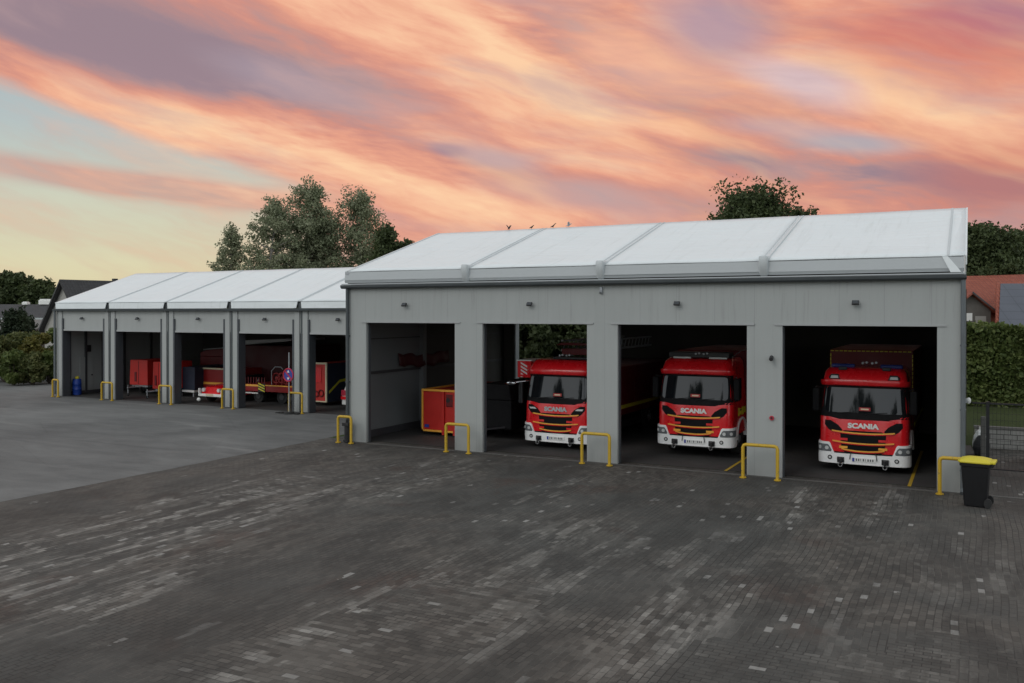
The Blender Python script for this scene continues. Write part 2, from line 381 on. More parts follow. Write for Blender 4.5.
def asphalt_mat():
    m, t, b = base_mat('worn_asphalt'); tc = t.new('ShaderNodeTexCoord').outputs['Object']
    big = t.noise(tc, .12, 5, .6, .6); mid = t.noise(t.vmul(tc, (.5, 1.6, 1)), .9, 6, .65, .5); fi = t.noise(tc, 55, 2, .7)
    k = t.m('ADD', t.m('MULTIPLY', big, .5), t.m('ADD', t.m('MULTIPLY', mid, .3), t.m('MULTIPLY', fi, .2)))
    c = t.mix(t.rng(k, .33, .68), (.088, .088, .087), (.185, .185, .18))
    # faint curved tyre tracks and patch joints
    s = t.sep(t.vadd(tc, t.vmul(t.new('ShaderNodeTexNoise').outputs['Color'], (.6, .6, 0))))
    wv = t.noise(t.comb(t.m('MULTIPLY', s[1], 1.3), t.m('MULTIPLY', s[0], .05)), 1., 4, .6)
    c = t.mix(t.rng(wv, .56, .72, 0., .5), c, (.075, .075, .076))
    w2 = t.noise(t.vmul(tc, (.12, .5, 1)), 1., 5, .6, 1.)
    c = t.mix(t.rng(w2, .56, .70, 0., .45), c, (.24, .235, .225))
    vo = t.new('ShaderNodeTexVoronoi', feature='DISTANCE_TO_EDGE'); t.put(vo.inputs['Vector'], tc); vo.inputs['Scale'].default_value = .16
    c = t.mix(t.m('MULTIPLY', t.m('LESS_THAN', vo.outputs[0], .003), .15), c, (.05, .05, .05))
    t.put(b.inputs['Base Color'], c); b.inputs['Roughness'].default_value = .85; b.inputs['Specular IOR Level'].default_value = .3
    bn = t.new('ShaderNodeBump'); bn.inputs['Distance'].default_value = .008; bn.inputs['Strength'].default_value = .6; t.link(fi, bn.inputs['Height']); t.link(bn.outputs[0], b.inputs['Normal'])
    return m
M['asphalt'] = asphalt_mat()

def paver_mat(name='clinker_pavers', wear=True):
    m, t, b = base_mat(name); tc = t.new('ShaderNodeTexCoord').outputs['Object']
    vp = t.new('ShaderNodeTexVoronoi', distance='CHEBYCHEV'); t.put(vp.inputs['Vector'], t.vadd(t.vmul(tc, (.42, .20, 0.)), t.vmul(t.vadd(t.new('ShaderNodeTexNoise').outputs['Color'], (-.5, -.5, -.5)), (0., 0., 0.)))); vp.inputs['Scale'].default_value = 1.
    pr_ = t.sep(vp.outputs['Color'])
    swp = t.m('GREATER_THAN', pr_[0], .80); s1 = t.sep(tc)
    mv = t.new('ShaderNodeMix', data_type='VECTOR'); t.put(mv.inputs[0], swp); t.put(mv.inputs[4], tc); t.put(mv.inputs[5], t.comb(s1[1], s1[0], 0.))
    s0 = t.sep(mv.outputs[1])
    bend = t.noise(tc, .25, 2)                                       # rows wander a little
    x = t.m('ADD', s0[0], t.m('MULTIPLY', bend, .25)); y = s0[1]
    BW, BL = .115, .23
    rowf = t.m('DIVIDE', x, BW); row = t.m('FLOOR', rowf); fx = t.m('FRACT', rowf)
    yl = t.m('ADD', t.m('DIVIDE', y, BL), t.m('MULTIPLY', t.m('MODULO', t.m('ABSOLUTE', row), 2.), .5))
    cell = t.m('FLOOR', yl); fy = t.m('FRACT', yl)
    wn = t.new('ShaderNodeTexWhiteNoise', noise_dimensions='3D'); t.put(wn.inputs['Vector'], t.comb(row, cell, 1.)); wv = wn.outputs['Value']; wc = t.sep(wn.outputs['Color'])
    # pairs / runs of stones that share a tone
    wn2 = t.new('ShaderNodeTexWhiteNoise', noise_dimensions='3D'); t.put(wn2.inputs['Vector'], t.comb(t.m('FLOOR', t.m('DIVIDE', row, 2.)), t.m('FLOOR', t.m('DIVIDE', cell, 5.)), 7.)); wr = wn2.outputs['Value']
    ex = t.m('MINIMUM', fx, t.m('SUBTRACT', 1., fx)); ey = t.m('MULTIPLY', t.m('MINIMUM', fy, t.m('SUBTRACT', 1., fy)), BL/BW)
    e = t.m('MINIMUM', ex, ey); joint = t.rng(e, .10, .03)
    big = t.noise(tc, .16, 5, .6, .8); mid = t.noise(tc, .8, 5, .65); fi = t.noise(tc, 38, 3, .7)
    base = t.mix(wv, (.068, .059, .051), (.158, .139, .121))
    base = t.mix(t.m('MULTIPLY', pr_[1], .55), base, (.052, .047, .042)); base = t.mix(t.m('MULTIPLY', t.m('GREATER_THAN', pr_[2], .72), .35), base, (.125, .112, .098))
    base = t.mix(t.rng(big, .35, .65), base, (.072, .070, .065), 'MIX')
    base = t.mix(t.m('MULTIPLY', t.rng(t.noise(t.vadd(tc, (31., 7., 0.)), .33, 4, .6), .56, .68), .55), base, t.mix(wc[1], (.080, .045, .034), (.055, .040, .033)))
    if wear:
        # wheel-polished pale streaks running in and out of the bays
        st = t.noise(t.vmul(t.vadd(tc, t.comb(t.m('MULTIPLY', mid, .5), 0., 0.)), (1.7, .13, 1)), 1., 6, .66, .4)
        stm = t.rng(t.m('ADD', st, t.m('MULTIPLY', t.m('SUBTRACT', wr, .5), .16)), .49, .58)
        def band(px, py, rx, ry, rz, k):                                                      # worn zones of the yard, metres
            gx, gy = GP(px, py)
            mp = t.new('ShaderNodeMapping', vector_type='TEXTURE'); t.put(mp.inputs[0], tc)
            mp.inputs['Location'].default_value = (gx, gy, 0); mp.inputs['Rotation'].default_value = (0, 0, R(rz)); mp.inputs['Scale'].default_value = (rx, ry, 1)
            g = t.new('ShaderNodeTexGradient', gradient_type='SPHERICAL'); t.link(mp.outputs[0], g.inputs[0])
            return t.m('MULTIPLY', t.rng(g.outputs['Fac'], 0., .6), k)
        zs = [(150, 530, 3.0, 8.5, 12, 1.3), (40, 560, 2.2, 5., 12, 1.3), (270, 498, 2.2, 5., 10, 1.), (120, 590, 1.3, 4., 10, .8), (420, 478, 1.4, 5, 10, .7), (560, 555, 2.2, 5., 4, .6), (300, 650, .9, 4.5, 6, 1.),
              (400, 600, 1.1, 3.5, 8, .6), (800, 505, .75, 4., 0, 1.), (885, 505, .7, 3.6, 0, .9), (690, 610, 1.1, 3.6, -2, 1.), (545, 500, 1.2, 4., 4, .8), (960, 570, 1.4, 3., 0, .45),
              (640, 640, .8, 2.5, 0, .6), (230, 500, 1.5, 5., 12, .7), (880, 650, 1.8, 3., 0, .35), (500, 620, 1.2, 2.6, 6, .5), (700, 560, 1.2, 3., 0, .5)]
        zone = 0.
        for q in zs: zone = t.m('MAXIMUM', zone, band(*q))
        zone = t.m('MULTIPLY', zone, t.rng(mid, .30, .48))
        k = t.m('MULTIPLY', zone, t.m('ADD', t.m('MULTIPLY', stm, .85), .18))
        k = t.m('MULTIPLY', k, t.rng(t.m('ADD', t.m('MULTIPLY', wv, .5), t.m('MULTIPLY', wr, .5)), .15, .75))
        base = t.mix(t.m('MULTIPLY', k, .85), base, t.mix(wc[2], (.18, .168, .153), (.36, .34, .31)))
        # single replaced pale stones
        pal = t.m('MULTIPLY', t.m('GREATER_THAN', t.m('ADD', wc[0], t.m('MULTIPLY', t.rng(mid, .5, .68), .022)), .991), t.rng(t.noise(t.vadd(tc, (9., 3., 0.)), .22, 3), .42, .56))
        base = t.mix(t.m('MULTIPLY', pal, .9), base, (.33, .318, .30))
        pr = t.m('MULTIPLY', t.m('GREATER_THAN', wr, .972), t.m('MULTIPLY', t.rng(mid, .45, .6), t.m('GREATER_THAN', wv, .45)))
        base = t.mix(t.m('MULTIPLY', pr, .55), base, (.22, .21, .2))
    blot = t.noise(t.vmul(t.vadd(tc, (4., 17., 0.)), (.9, .35, 1)), 1., 6, .7, .6)
    base = t.mix(t.rng(blot, .46, .62, 0., .55), base, (.036, .033, .030))
    base = t.mix(t.rng(blot, .44, .34, 0., .35), base, (.135, .122, .108))
    base = t.mix(t.m('MULTIPLY', fi, .35), base, (.03, .03, .028))
    jm = t.noise(t.vadd(tc, (2., 5., 0.)), .5, 5, .65)
    jcol = t.mix(t.rng(jm, .50, .62), (.022, .021, .019), (.12, .112, .10))
    base = t.mix(t.m('MULTIPLY', joint, t.rng(t.noise(t.vadd(tc, (12., 8., 0.)), .9, 4, .6), .38, .62, .25, .8)), base, jcol)
    grime = t.noise(t.vmul(t.vadd(tc, (7., 7., 0.)), (1., .6, 1)), 2.3, 6, .72, .4)
    base = t.mix(t.rng(grime, .56, .72, 0., .45), base, (.036, .033, .030))
    base = t.mix(t.rng(grime, .42, .30, 0., .35), base, (.15, .138, .122))
    t.put(b.inputs['Base Color'], base); b.inputs['Roughness'].default_value = .78; b.inputs['Specular IOR Level'].default_value = .3
    bn = t.new('ShaderNodeBump'); bn.inputs['Distance'].default_value = .008; bn.inputs['Strength'].default_value = .5
    t.put(bn.inputs['Height'], t.m('ADD', t.m('SUBTRACT', 1., joint), t.m('MULTIPLY', wv, .6))); t.link(bn.outputs[0], b.inputs['Normal'])
    return m
M['pavers'] = paver_mat()
M['concrete'] = pm('pale_concrete', (.15, .145, .135), .85, .2, 1.2, bump=.3)
M['halfloor2'] = pm('worn_threshold_concrete', (.10, .095, .088), .85, .3, 1.)
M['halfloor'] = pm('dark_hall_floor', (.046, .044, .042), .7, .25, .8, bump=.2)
M['gravel'] = pm('pale_gravel', (.20, .19, .17), .95, .25, 1.5, bump=.5)

def sheet(name, pts, z, mat, grid=False):
    b = MB(); b.mesh([(x, y, z) for x, y in pts], [tuple(range(len(pts)))])
    return tag(b.build(name, mat), kind='structure')
sheet('ground', [(-900, -300), (900, -300), (900, 1600), (-900, 1600)], 0., M['grass'])
BX = -21.75
random.seed(12)
sheet('asphalt_yard', [(-62, -30)]+[(BX+.03+.09*random.random()**2*(1 if k % 3 else 2), -30+.8*k) for k in range(71)]+[(BX, 33.), (BX, 56), (-76, 56), (-80, 44), (-72, 10)], .004, M['asphalt'])
sheet('gravel_strip', [(-78, 44), (-47.5, 44), (-47.5, 58), (-80, 58)], .008, M['gravel'])
sheet('paved_forecourt', [(BX-.02, -30), (20, -30), (20, 35.2), (.05, 35.2), (.05, 26.6), (BX-.02, 26.6)], .002, M['pavers'])
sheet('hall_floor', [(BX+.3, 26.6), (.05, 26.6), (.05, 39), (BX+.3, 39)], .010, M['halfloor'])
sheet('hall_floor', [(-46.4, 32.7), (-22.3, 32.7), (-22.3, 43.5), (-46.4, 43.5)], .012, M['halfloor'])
sheet('lawn', [(-2, 35.6), (26, 35.6), (26, 56), (-2, 56)], .012, M['lawn'])
# concrete edging strips
b = MB(); b.box(-20.2, 6.5, 26.02, 26.16, 0., .016); tag(b.build('threshold_strip', M['halfloor2']), kind='structure')

# ------------------------------------------------------------------ right hall
RX0, RX1, RY, RYR, RYB = -20.48, -.12, 26.1, 32.3, 38.5
PIER = [(-20.48, -19.6), (-15.82, -14.72), (-10.88, -9.84), (-5.81, -4.8), (-.78, -.12)]
OPZ, WTOP = 4.43, 5.68
EZ0, EZ1, RZ = 5.87, 6.27, 8.17
hall = thing('vehicle_hall', 'large grey vehicle hall with white tent roof and four open bays of fire engines', 'hall', (0, 0, 0))
b = MB()
for a, c in PIER: b.box(a, c, RY, RY+.12, .02, OPZ)
b.box(RX0, RX1, RY, RY+.12, OPZ, WTOP)
b.build('front_wall', M['facade'], hall)
b = MB()
for i in range(4):
    x0 = PIER[i][1]; x1 = PIER[i+1][0]
    b.box(x0-.22, x1+.22, RY-.03, RY-.002, OPZ-.02, OPZ+.035)
b.build('lintel_trim', M['trim'], hall)
for i in range(4):                                        # guide rails of the roller doors just behind the wall
    for x0, x1, yr in ((PIER[i][1]-.09, PIER[i][1]+.03, .122), (PIER[i+1][0]+.005, PIER[i+1][0]+.10, .122)):
        q = MB(); q.box(x0, x1, RY+yr, RY+.24, .02, OPZ-.002); q.build('guide_rail', M['jamb'], hall)
    q = MB(); q.box(PIER[i][1]-.1, PIER[i+1][0]+.1, RY+.245, RY+.75, OPZ+.02, OPZ+.62); q.build('roller_door_housing', M['darkframe'], hall)
# side walls
b = MB(); b.box(RX0, RX0+.08, RY+.24, RYB, .02, WTOP+.15); b.build('side_wall', M['facade'], hall)
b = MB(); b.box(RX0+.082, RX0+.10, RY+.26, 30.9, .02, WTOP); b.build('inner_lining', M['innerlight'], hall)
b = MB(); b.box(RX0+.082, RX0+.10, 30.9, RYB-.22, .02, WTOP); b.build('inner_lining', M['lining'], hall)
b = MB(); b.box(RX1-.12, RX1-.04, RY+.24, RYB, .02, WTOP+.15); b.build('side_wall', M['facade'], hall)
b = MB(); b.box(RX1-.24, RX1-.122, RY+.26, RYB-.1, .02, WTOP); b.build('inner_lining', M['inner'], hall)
for y in (26.9, 30.9, 35.): b = MB(); b.box(RX0+.08, RX0+.30, y-.12, y+.12, .02, WTOP); b.build('wall_post', M['innerlight'], hall)
b = MB(); b.box(RX0+.08, RX0+.16, RY+.3, RYB-.25, 2.42, 2.52); b.box(RX0+.08, RX0+.13, RY+.3, RYB-.25, 3.75, 3.79); b.box(RX0+.08, RX0+.15, RY+.3, RYB-.25, .02, .28)
b.build('wall_rail', M['darkframe'], hall)
# rear wall with one open bay behind the first bay
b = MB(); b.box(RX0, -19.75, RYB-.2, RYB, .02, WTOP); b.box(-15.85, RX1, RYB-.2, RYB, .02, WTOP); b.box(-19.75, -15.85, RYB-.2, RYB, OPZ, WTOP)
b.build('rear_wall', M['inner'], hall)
b = MB(); b.box(-19.75, -19.66, RYB-.35, RYB+.02, .02, OPZ); b.build('rear_door_jamb', M['steel'], hall)
# gable triangles
for X, m_ in ((RX0+.04, M['membrane']), (RX1-.1, M['membrane'])):
    b = MB(); b.prism([(X, RY, WTOP+.15), (X, RYB, WTOP+.15), (X, RYB, EZ1-.05), (X, RYR, RZ-.05), (X, RY, EZ1-.05)], (.06, 0, 0)); b.build('gable', m_, hall)
seams = [RX0, -15.3, -10.36, -5.3, RX1]
def sag(x0, x1, u, v): # slight sag of the stretched fabric
    return -.07*math.sin(math.pi*u)*math.sin(math.pi*v)+.006*math.sin(9*v+5*u)*math.sin(math.pi*u)
def membrane(x0, x1, ya, za, yb, zb, parent, mat, n=14):
    b = MB(); vs = []
    for j in range(n+1):
        for i in range(n+1):
            u = i/n; v = j/n; vs.append((x0+(x1-x0)*u, ya+(yb-ya)*v, za+(zb-za)*v+sag(0, 0, u, v)))
    fs = [(j*(n+1)+i, j*(n+1)+i+1, (j+1)*(n+1)+i+1, (j+1)*(n+1)+i) for j in range(n) for i in range(n)]
    b.mesh(vs, fs); o = b.build('roof_panel', mat, parent, smooth=True)
    sf = o.modifiers.new('s', 'SOLIDIFY'); sf.thickness = .03; sf.offset = -1
    return o
for i in range(4):
    x0, x1 = seams[i], seams[i+1]
    membrane(x0+.0, x1-.004, RY-.10, EZ1, RYR, RZ, hall, M['membrane'])
    membrane(x0+.0, x1-.004, RYB+.1, EZ1, RYR, RZ, hall, M['membrane'])
    q = MB(); q.mesh([(x0+.02, RY-.102, EZ1-.01), (x1-.02, RY-.102, EZ1-.01), (x1-.02, RY-.15, EZ0+.09), (x0+.02, RY-.15, EZ0+.09)], [(0,1,2,3)])
    q.mesh([(x0+.02, RY-.15, EZ0+.09), (x1-.02, RY-.15, EZ0+.09), (x1-.02, RY-.11, EZ0), (x0+.02, RY-.11, EZ0)], [(0,1,2,3)])
    o = q.build('valance', M['valance'], hall); sf = o.modifiers.new('s', 'SOLIDIFY'); sf.thickness = .02; sf.offset = 1
# dark roof lining under the fabric
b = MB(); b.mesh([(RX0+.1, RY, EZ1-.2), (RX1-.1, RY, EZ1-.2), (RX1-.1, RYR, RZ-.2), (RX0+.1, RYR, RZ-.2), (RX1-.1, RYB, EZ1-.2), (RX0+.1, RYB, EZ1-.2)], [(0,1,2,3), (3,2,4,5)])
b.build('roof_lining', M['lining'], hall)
# keder seam covers
sl_ = (RZ-EZ1)/(RYR-RY+.1)
def seam(x, wdt, hall_, ya, za, yb, zb, cap=True, capw=.26):
    b = MB(); dy, dz = yb-ya, zb-za; Ln = math.hypot(dy, dz); ny, nz = -dz/Ln, dy/Ln
    for o in (-wdt/2, wdt/2-.03):
        b.prism([(x+o, ya, za), (x+o, yb, zb), (x+o, yb+ny*.045, zb+nz*.045), (x+o, ya+ny*.045, za+nz*.045)], (.03, 0, 0))
    b.prism([(x-wdt/2+.03, ya, za+.002), (x-wdt/2+.03, yb, zb+.002), (x-wdt/2+.03, yb+ny*.02, zb+nz*.02), (x-wdt/2+.03, ya+ny*.02, za+nz*.02)], (wdt-.06, 0, 0))
    b.build('seam_cover', M['seam'], hall_)
    if cap:
        c = MB()
        pr = [(-.26, .16), (-.30, .02), (-.27, -.18), (-.18, -.42), (-.08, -.44), (.05, .02), (.25, .12), (.22, .17), (-.05, .13)]
        rr = []
        for o, sc in ((-capw/2, .86), (-capw/3, 1.), (capw/3, 1.), (capw/2, .86)):
            rr.append([(x+o, ya+.1+py*sc, za+pz*sc) for py, pz in pr])
        c.loft(rr); c.build('seam_cap', M['seam'], hall_, bevel=.03, smooth=True)
for x in seams[1:-1]: seam(x, .19, hall, RY-.10, EZ1, RYR, RZ)
for x in (seams[0]+.12, seams[-1]-.40): seam(x, .06, hall, RY-.10, EZ1, RYR, RZ, cap=False)
# verge strip on the right end
b = MB(); b.prism([(-.42, RY-.06, EZ1+.005), (-.42, RYR, RZ+.005), (-.42, RYR, RZ+.03), (-.42, RY-.06, EZ1+.03)], (.31, 0, 0)); b.prism([(-.109, RY-.06, EZ1-.22), (-.109, RYR, RZ-.2), (-.109, RYR, RZ+.04), (-.109, RY-.06, EZ1+.03)], (.035, 0, 0)); b.build('verge', M['membrane'], hall)
b = MB(); b.prism([(-.46, RY-.20, EZ0-.02), (-.20, RY-.20, EZ0-.02), (-.52, RY-.12, EZ1), (-.66, RY-.12, EZ1)], (0, .03, 0)); b.build('corner_strap', M['membrane'], hall)
b = MB(); b.box(RX0+.02, RX0+.22, RY-.14, RY+.1, EZ0, EZ1-.02); b.box(RX0-.06, RX0+.02, RY-.05, RY+.25, EZ0, EZ1+.03); b.build('corner_bracket', M['steel'], hall, bevel=.02)
b = MB(); b.box(RX0-.1, RX1+.0, RY-.20, RY-.05, 5.80, 5.835); b.build('gutter_lip', M['valance'], hall)
b = MB()
gp = [(RY-.23, 5.79), (RY-.22, 5.70), (RY-.16, 5.655), (RY-.002, 5.655), (RY-.002, 5.79)]
b.prism([(RX0-.14, y, z) for y, z in gp], (RX1-RX0+.18, 0, 0)); b.build('gutter', M['gutter'], hall, bevel=.01)
for X, m_ in ((RX0+.08, M['gutter']), (RX1-.04, M['pipe'])):
    q = MB(); q.tube((X, RY-.08, .12), (X, RY-.08, 5.66), .062, 12)
    for z in (.6, 2.2, 3.9): q.box(X-.075, X+.075, RY-.12, RY-.003, z, z+.04)
    q.tube((X, RY-.08, .14), (X-.02, RY-.24, .05), .055, 12); q.build('downpipe', m_, hall, smooth=True)
    tag(q and kids(hall)[-1])
# cables, sensor, call point on the fourth pier
b = MB(); b.box(-10.42, -10.34, RY-.06, RY-.002, 5.42, 5.60); b.tube((-10.38, RY-.08, 5.40), (-10.38, RY-.02, 5.47), .05, 8); b.build('gutter_sensor', M['steel'], hall)
def pier_pt(px, py): X = XY(px, RY); return X, ZZ(py, X, RY)
X, Z = pier_pt(772, 358)
t_ = thing('security_camera', 'small black camera high on the grey pier between the two right-hand fire engines', 'camera', (X, RY, Z))
b = MB(); b.box(-.03, .03, -.06, -.002, -.05, .05); b.build('bracket', M['lamp'], t_)
b = MB(); b.tube((0, -.05, .03), (.02, -.24, -.03), .055, 12); b.build('body', M['lamp'], t_, smooth=True)
X, Z = pier_pt(772, 418)
t_ = thing('call_point', 'small round red call button at mid height of the grey pier between the right-hand engines', 'call button', (X, RY, Z))
b = MB(); b.tube((0, -.002, 0), (0, -.05, 0), .065, 14); b.build('housing', M['signred'], t_, smooth=True)
b = MB(); b.tube((0, -.05, 0), (0, -.065, 0), .03, 12); b.build('button', M['black'], t_, smooth=True)

# floodlights
def floodlight(loc, label, grp, s=1.):
    f = thing('floodlight', label, 'floodlight', loc, 0, grp); f.scale = (s, s, s)
    b = MB(); b.box(-.035, .035, -.10, -.002, -.03, .03); b.build('bracket', M['lamp'], f)
    rot = Matrix.Rotation(R(-38), 3, 'X')
    b = MB(); b.box(-.12, .12, -.20, -.12, -.085, .085, rot=rot); b.build('housing', M['lamp'], f, bevel=.012)
    b = MB(); b.box(-.095, .095, -.208, -.201, -.065, .065, rot=rot, pivot=(0, -.16, 0)); b.build('glass', M['glassdull'], f)
    return f
fl = floodlight((XY(406, RY), RY, 5.06), 'small dark floodlight above the bay that holds the red container', 'floodlights on the hall fronts', .78)
for px, lb in ((531, 'small dark floodlight above the bay of the half-hidden leftmost fire engine'), (678, 'small dark floodlight above the bay of the middle fire engine'), (856, 'small dark floodlight above the bay of the rightmost fire engine')):
    dup(fl, (XY(px, RY), RY, 5.06), 0, lb)

# ------------------------------------------------------------------ left hall
LX = [-46.3+4.5*i for i in range(6)]; LY = 32.6; LYR = 38.0; LYB = 43.4
LOP = 3.78; LW = 4.86; LE0, LE1, LRZ = 4.98, 5.30, 7.18
h2 = thing('row_hall', 'long low pale grey hall with white roof and five open bays in the left background', 'hall', (0, 0, 0))
b = MB(); b.box(LX[0], LX[-1], LY+.02, LY+.12, LOP, LW); b.build('header_wall', M['facade2'], h2)
for i, X in enumerate(LX):
    q = MB()
    xa = [(-.42, -.10), (.10, .42)]
    if i == 0: xa = [(0, .12), (.16, .5)]
    for a, c in xa: q.box(X+a, X+c, LY-.04, LY+.32, .02, LW-.02)
    q.build('column', M['facade2'], h2, bevel=.02)
    q = MB(); q.box(X-.05 if i else X+.12, X+.05 if i else X+.16, LY+.01, LY+.3, .02, LW); q.build('column_joint', M['gutter'], h2)
for i in range(5):
    for a in ((.42 if i else .50), 4.5-.42-.10):
        q = MB(); q.box(LX[i]+a, LX[i]+a+.10, LY-.05, LY+.018 if False else LY+.42, .02, LOP+.66); q.build('guide_rail', M['jamb'], h2)
    q = MB(); q.box(LX[i]+.52, LX[i+1]-.52, LY-.02, LY+.015, LOP-.04, LOP+.05); q.build('lintel_trim', M['trim'], h2)
    q = MB(); q.box(LX[i]+.5, LX[i+1]-.5, LY+.13, LY+.6, LOP+.03, LOP+.6); q.build('roller_door_housing', M['darkframe'], h2)
    membrane(LX[i], LX[i+1]-.004, LY-.12, LE1, LYR, LRZ, h2, M['membrane'])
    membrane(LX[i], LX[i+1]-.004, LYB+.12, LE1, LYR, LRZ, h2, M['membrane'])
    q = MB(); q.mesh([(LX[i]+.10, LY-.13, LE1-.01), (LX[i+1]-.10, LY-.13, LE1-.01), (LX[i+1]-.16, LY-.16, LE0), (LX[i]+.16, LY-.16, LE0)], [(0,1,2,3)])
    o = q.build('valance', M['membrane'], h2); sf = o.modifiers.new('s', 'SOLIDIFY'); sf.thickness = .02
for i, X in enumerate(LX):
    if 0 < i < 5:
        seam(X, .16, h2, LY-.12, LE1, LYR, LRZ, cap=False)
        q = MB(); q.box(X-.14, X+.14, LY-.09, LY+.05, LE0-.05, LE1-.05); q.build('seam_bracket', M['gutter'], h2)
        q = MB(); q.prism([(X-.16, LY-.2, LE0+.02), (X-.42, LY-.2, LE0), (X-.10, LY-.16, LE1)], (0, .02, 0)); q.build('seam_flap', M['membrane'], h2)
b = MB(); b.prism([(LX[0]-.1, y, z) for y, z in [(LY-.24, 4.975), (LY-.22, 4.86), (LY-.0, 4.84), (LY-.0, 4.975)]], (LX[-1]-LX[0]+.2, 0, 0)); b.build('gutter', M['gutter'], h2)
b = MB(); b.box(LX[0], LX[0]+.1, LY+.32, LYB, .02, LW+.1); b.build('side_wall', M['facade2'], h2)
for y in (33.3, 34.35, 35.5, 37., 39., 41.): b = MB(); b.box(LX[0]+.1, LX[0]+.2, y-.06, y+.06, .02, LW); b.build('wall_post', M['darkframe'], h2)
b = MB(); b.box(LX[0]+.1, LX[0]+.16, LY+.35, LYB, .02, .2); b.build('skirting', M['darkframe'], h2)
b = MB(); b.box(LX[-1]-.1, LX[-1], LY+.32, LYB, .02, LW+.1); b.box(LX[0], LX[-1], LYB-.1, LYB, .02, LW+.1); b.build('rear_wall', M['inner'], h2)
b = MB(); b.mesh([(LX[0]+.1, LY+.1, LE1-.2), (LX[-1]-.1, LY+.1, LE1-.2), (LX[-1]-.1, LYR, LRZ-.2), (LX[0]+.1, LYR, LRZ-.2), (LX[-1]-.1, LYB, LE1-.2), (LX[0]+.1, LYB, LE1-.2)], [(0,1,2,3), (3,2,4,5)]); b.build('roof_lining', M['lining'], h2)
for X in (LX[0], LX[-1]-.06):
    b = MB(); b.prism([(X, LY, LW), (X, LYB, LW), (X, LYB, LE1-.04), (X, LYR, LRZ-.04), (X, LY, LE1-.04)], (.06, 0, 0)); b.build('gable', M['membrane'], h2)
b = MB(); b.tube((LX[0]-.02, LY-.12, .1), (LX[0]-.02, LY-.12, 4.86), .06, 10); b.build('downpipe', M['pipe'], h2, smooth=True)
# door and meter box in the side wall of the first bay
X = LX[0]+.1
def wy(px): return X/math.tan(ang(px))
b = MB(); b.box(X, X+.05, wy(79.5), wy(92.5), .1, 2.15); o = b.build('door', M['facade2'], h2)
q = MB(); q.box(X+.05, X+.09, wy(90.5), wy(91.8), 1.05, 1.12); q.build('handle', M['black'], o)
b = MB(); b.box(X, X+.08, wy(86), wy(90.3), 2.45, 2.85); b.build('switch_box', M['black'], h2, bevel=.01)
bl = ['above the bay with the blue drum', 'above the bay with the two red box trailers', 'above the bay with the dark tarpaulin body', 'above the bay behind the no-stopping sign', 'above the bay nearest the big hall']
for i in range(5):
    dup(fl, (LX[i]+2.25, LY+.02, 4.45), 0, 'tiny floodlight on the low hall '+bl[i])

# ------------------------------------------------------------------ impact hoops
def hoop(x0, x1, y, label, ytw=0.):
    h = thing('impact_hoop', label, 'guard rail', ((x0+x1)/2, y, 0), math.atan2(ytw, x1-x0), 'yellow impact hoops in front of the piers')
    w2 = (x1-x0)/2; r = .05; b = MB(); z = .98
    pts = [(-w2, 0, 0)]+[(-w2, 0, z-.08), (-w2+.025, 0, z-.025), (-w2+.08, 0, z), (w2-.08, 0, z), (w2-.025, 0, z-.025), (w2, 0, z-.08)]+[(w2, 0, 0)]
    n = 12; rings = []
    for k, p in enumerate(pts):
        p = Vector(p); a = Vector(pts[max(0, k-1)]); c = Vector(pts[min(len(pts)-1, k+1)]); d = (c-a).normalized()
        u = Vector((0, 1, 0)); v_ = d.cross(u)
        rings.append([p+(u*math.cos(2*math.pi*i/n)+v_*math.sin(2*math.pi*i/n))*r for i in range(n)])
    b.loft(rings); b.build('tube', M['barrier'], h, smooth=True)
    for sx in (-w2, w2):
        q = MB(); q.tube((sx, 0, .016), (sx, 0, .04), .10, 14)
        for k in range(4):
            a_ = R(45+90*k); q.tube((sx+.075*math.cos(a_), .075*math.sin(a_), .03), (sx+.075*math.cos(a_), .075*math.sin(a_), .055), .012, 6)
        q.build('foot_plate', M['barrier'], h)
    return h
hy = RY-.45
hoop(XY(338, hy), XY(351, hy), hy, 'yellow hoop at the left corner pier of the big hall')
hoop(XY(446, hy), XY(468.5, hy), hy, 'yellow hoop at the pier between the red container and the leftmost fire engine')
hoop(XY(582, hy), XY(609.5, hy), hy, 'yellow hoop at the pier between the leftmost and middle fire engines')
hoop(XY(743.5, hy), XY(778, hy), hy-.05, 'yellow hoop at the pier with the red call button')
hoop(XY(940, hy), XY(969, hy), hy, 'yellow hoop at the right corner pier, partly behind the wheeled bin')
ly = LY-.5
for a, c, lb in ((52.5, 58, 'far left yellow hoop at the outer corner of the low hall'), (101.5, 112, 'yellow hoop between the blue drum bay and the red trailer bay'), (159, 171, 'yellow hoop between the red trailer bay and the dark tarpaulin bay'),
                 (222, 233, 'yellow hoop at the pier right of the red vintage car'), (289, 302, 'yellow hoop at the pier with the no-stopping sign')):
    hoop(XY(a, ly), XY(c, ly), ly, lb)

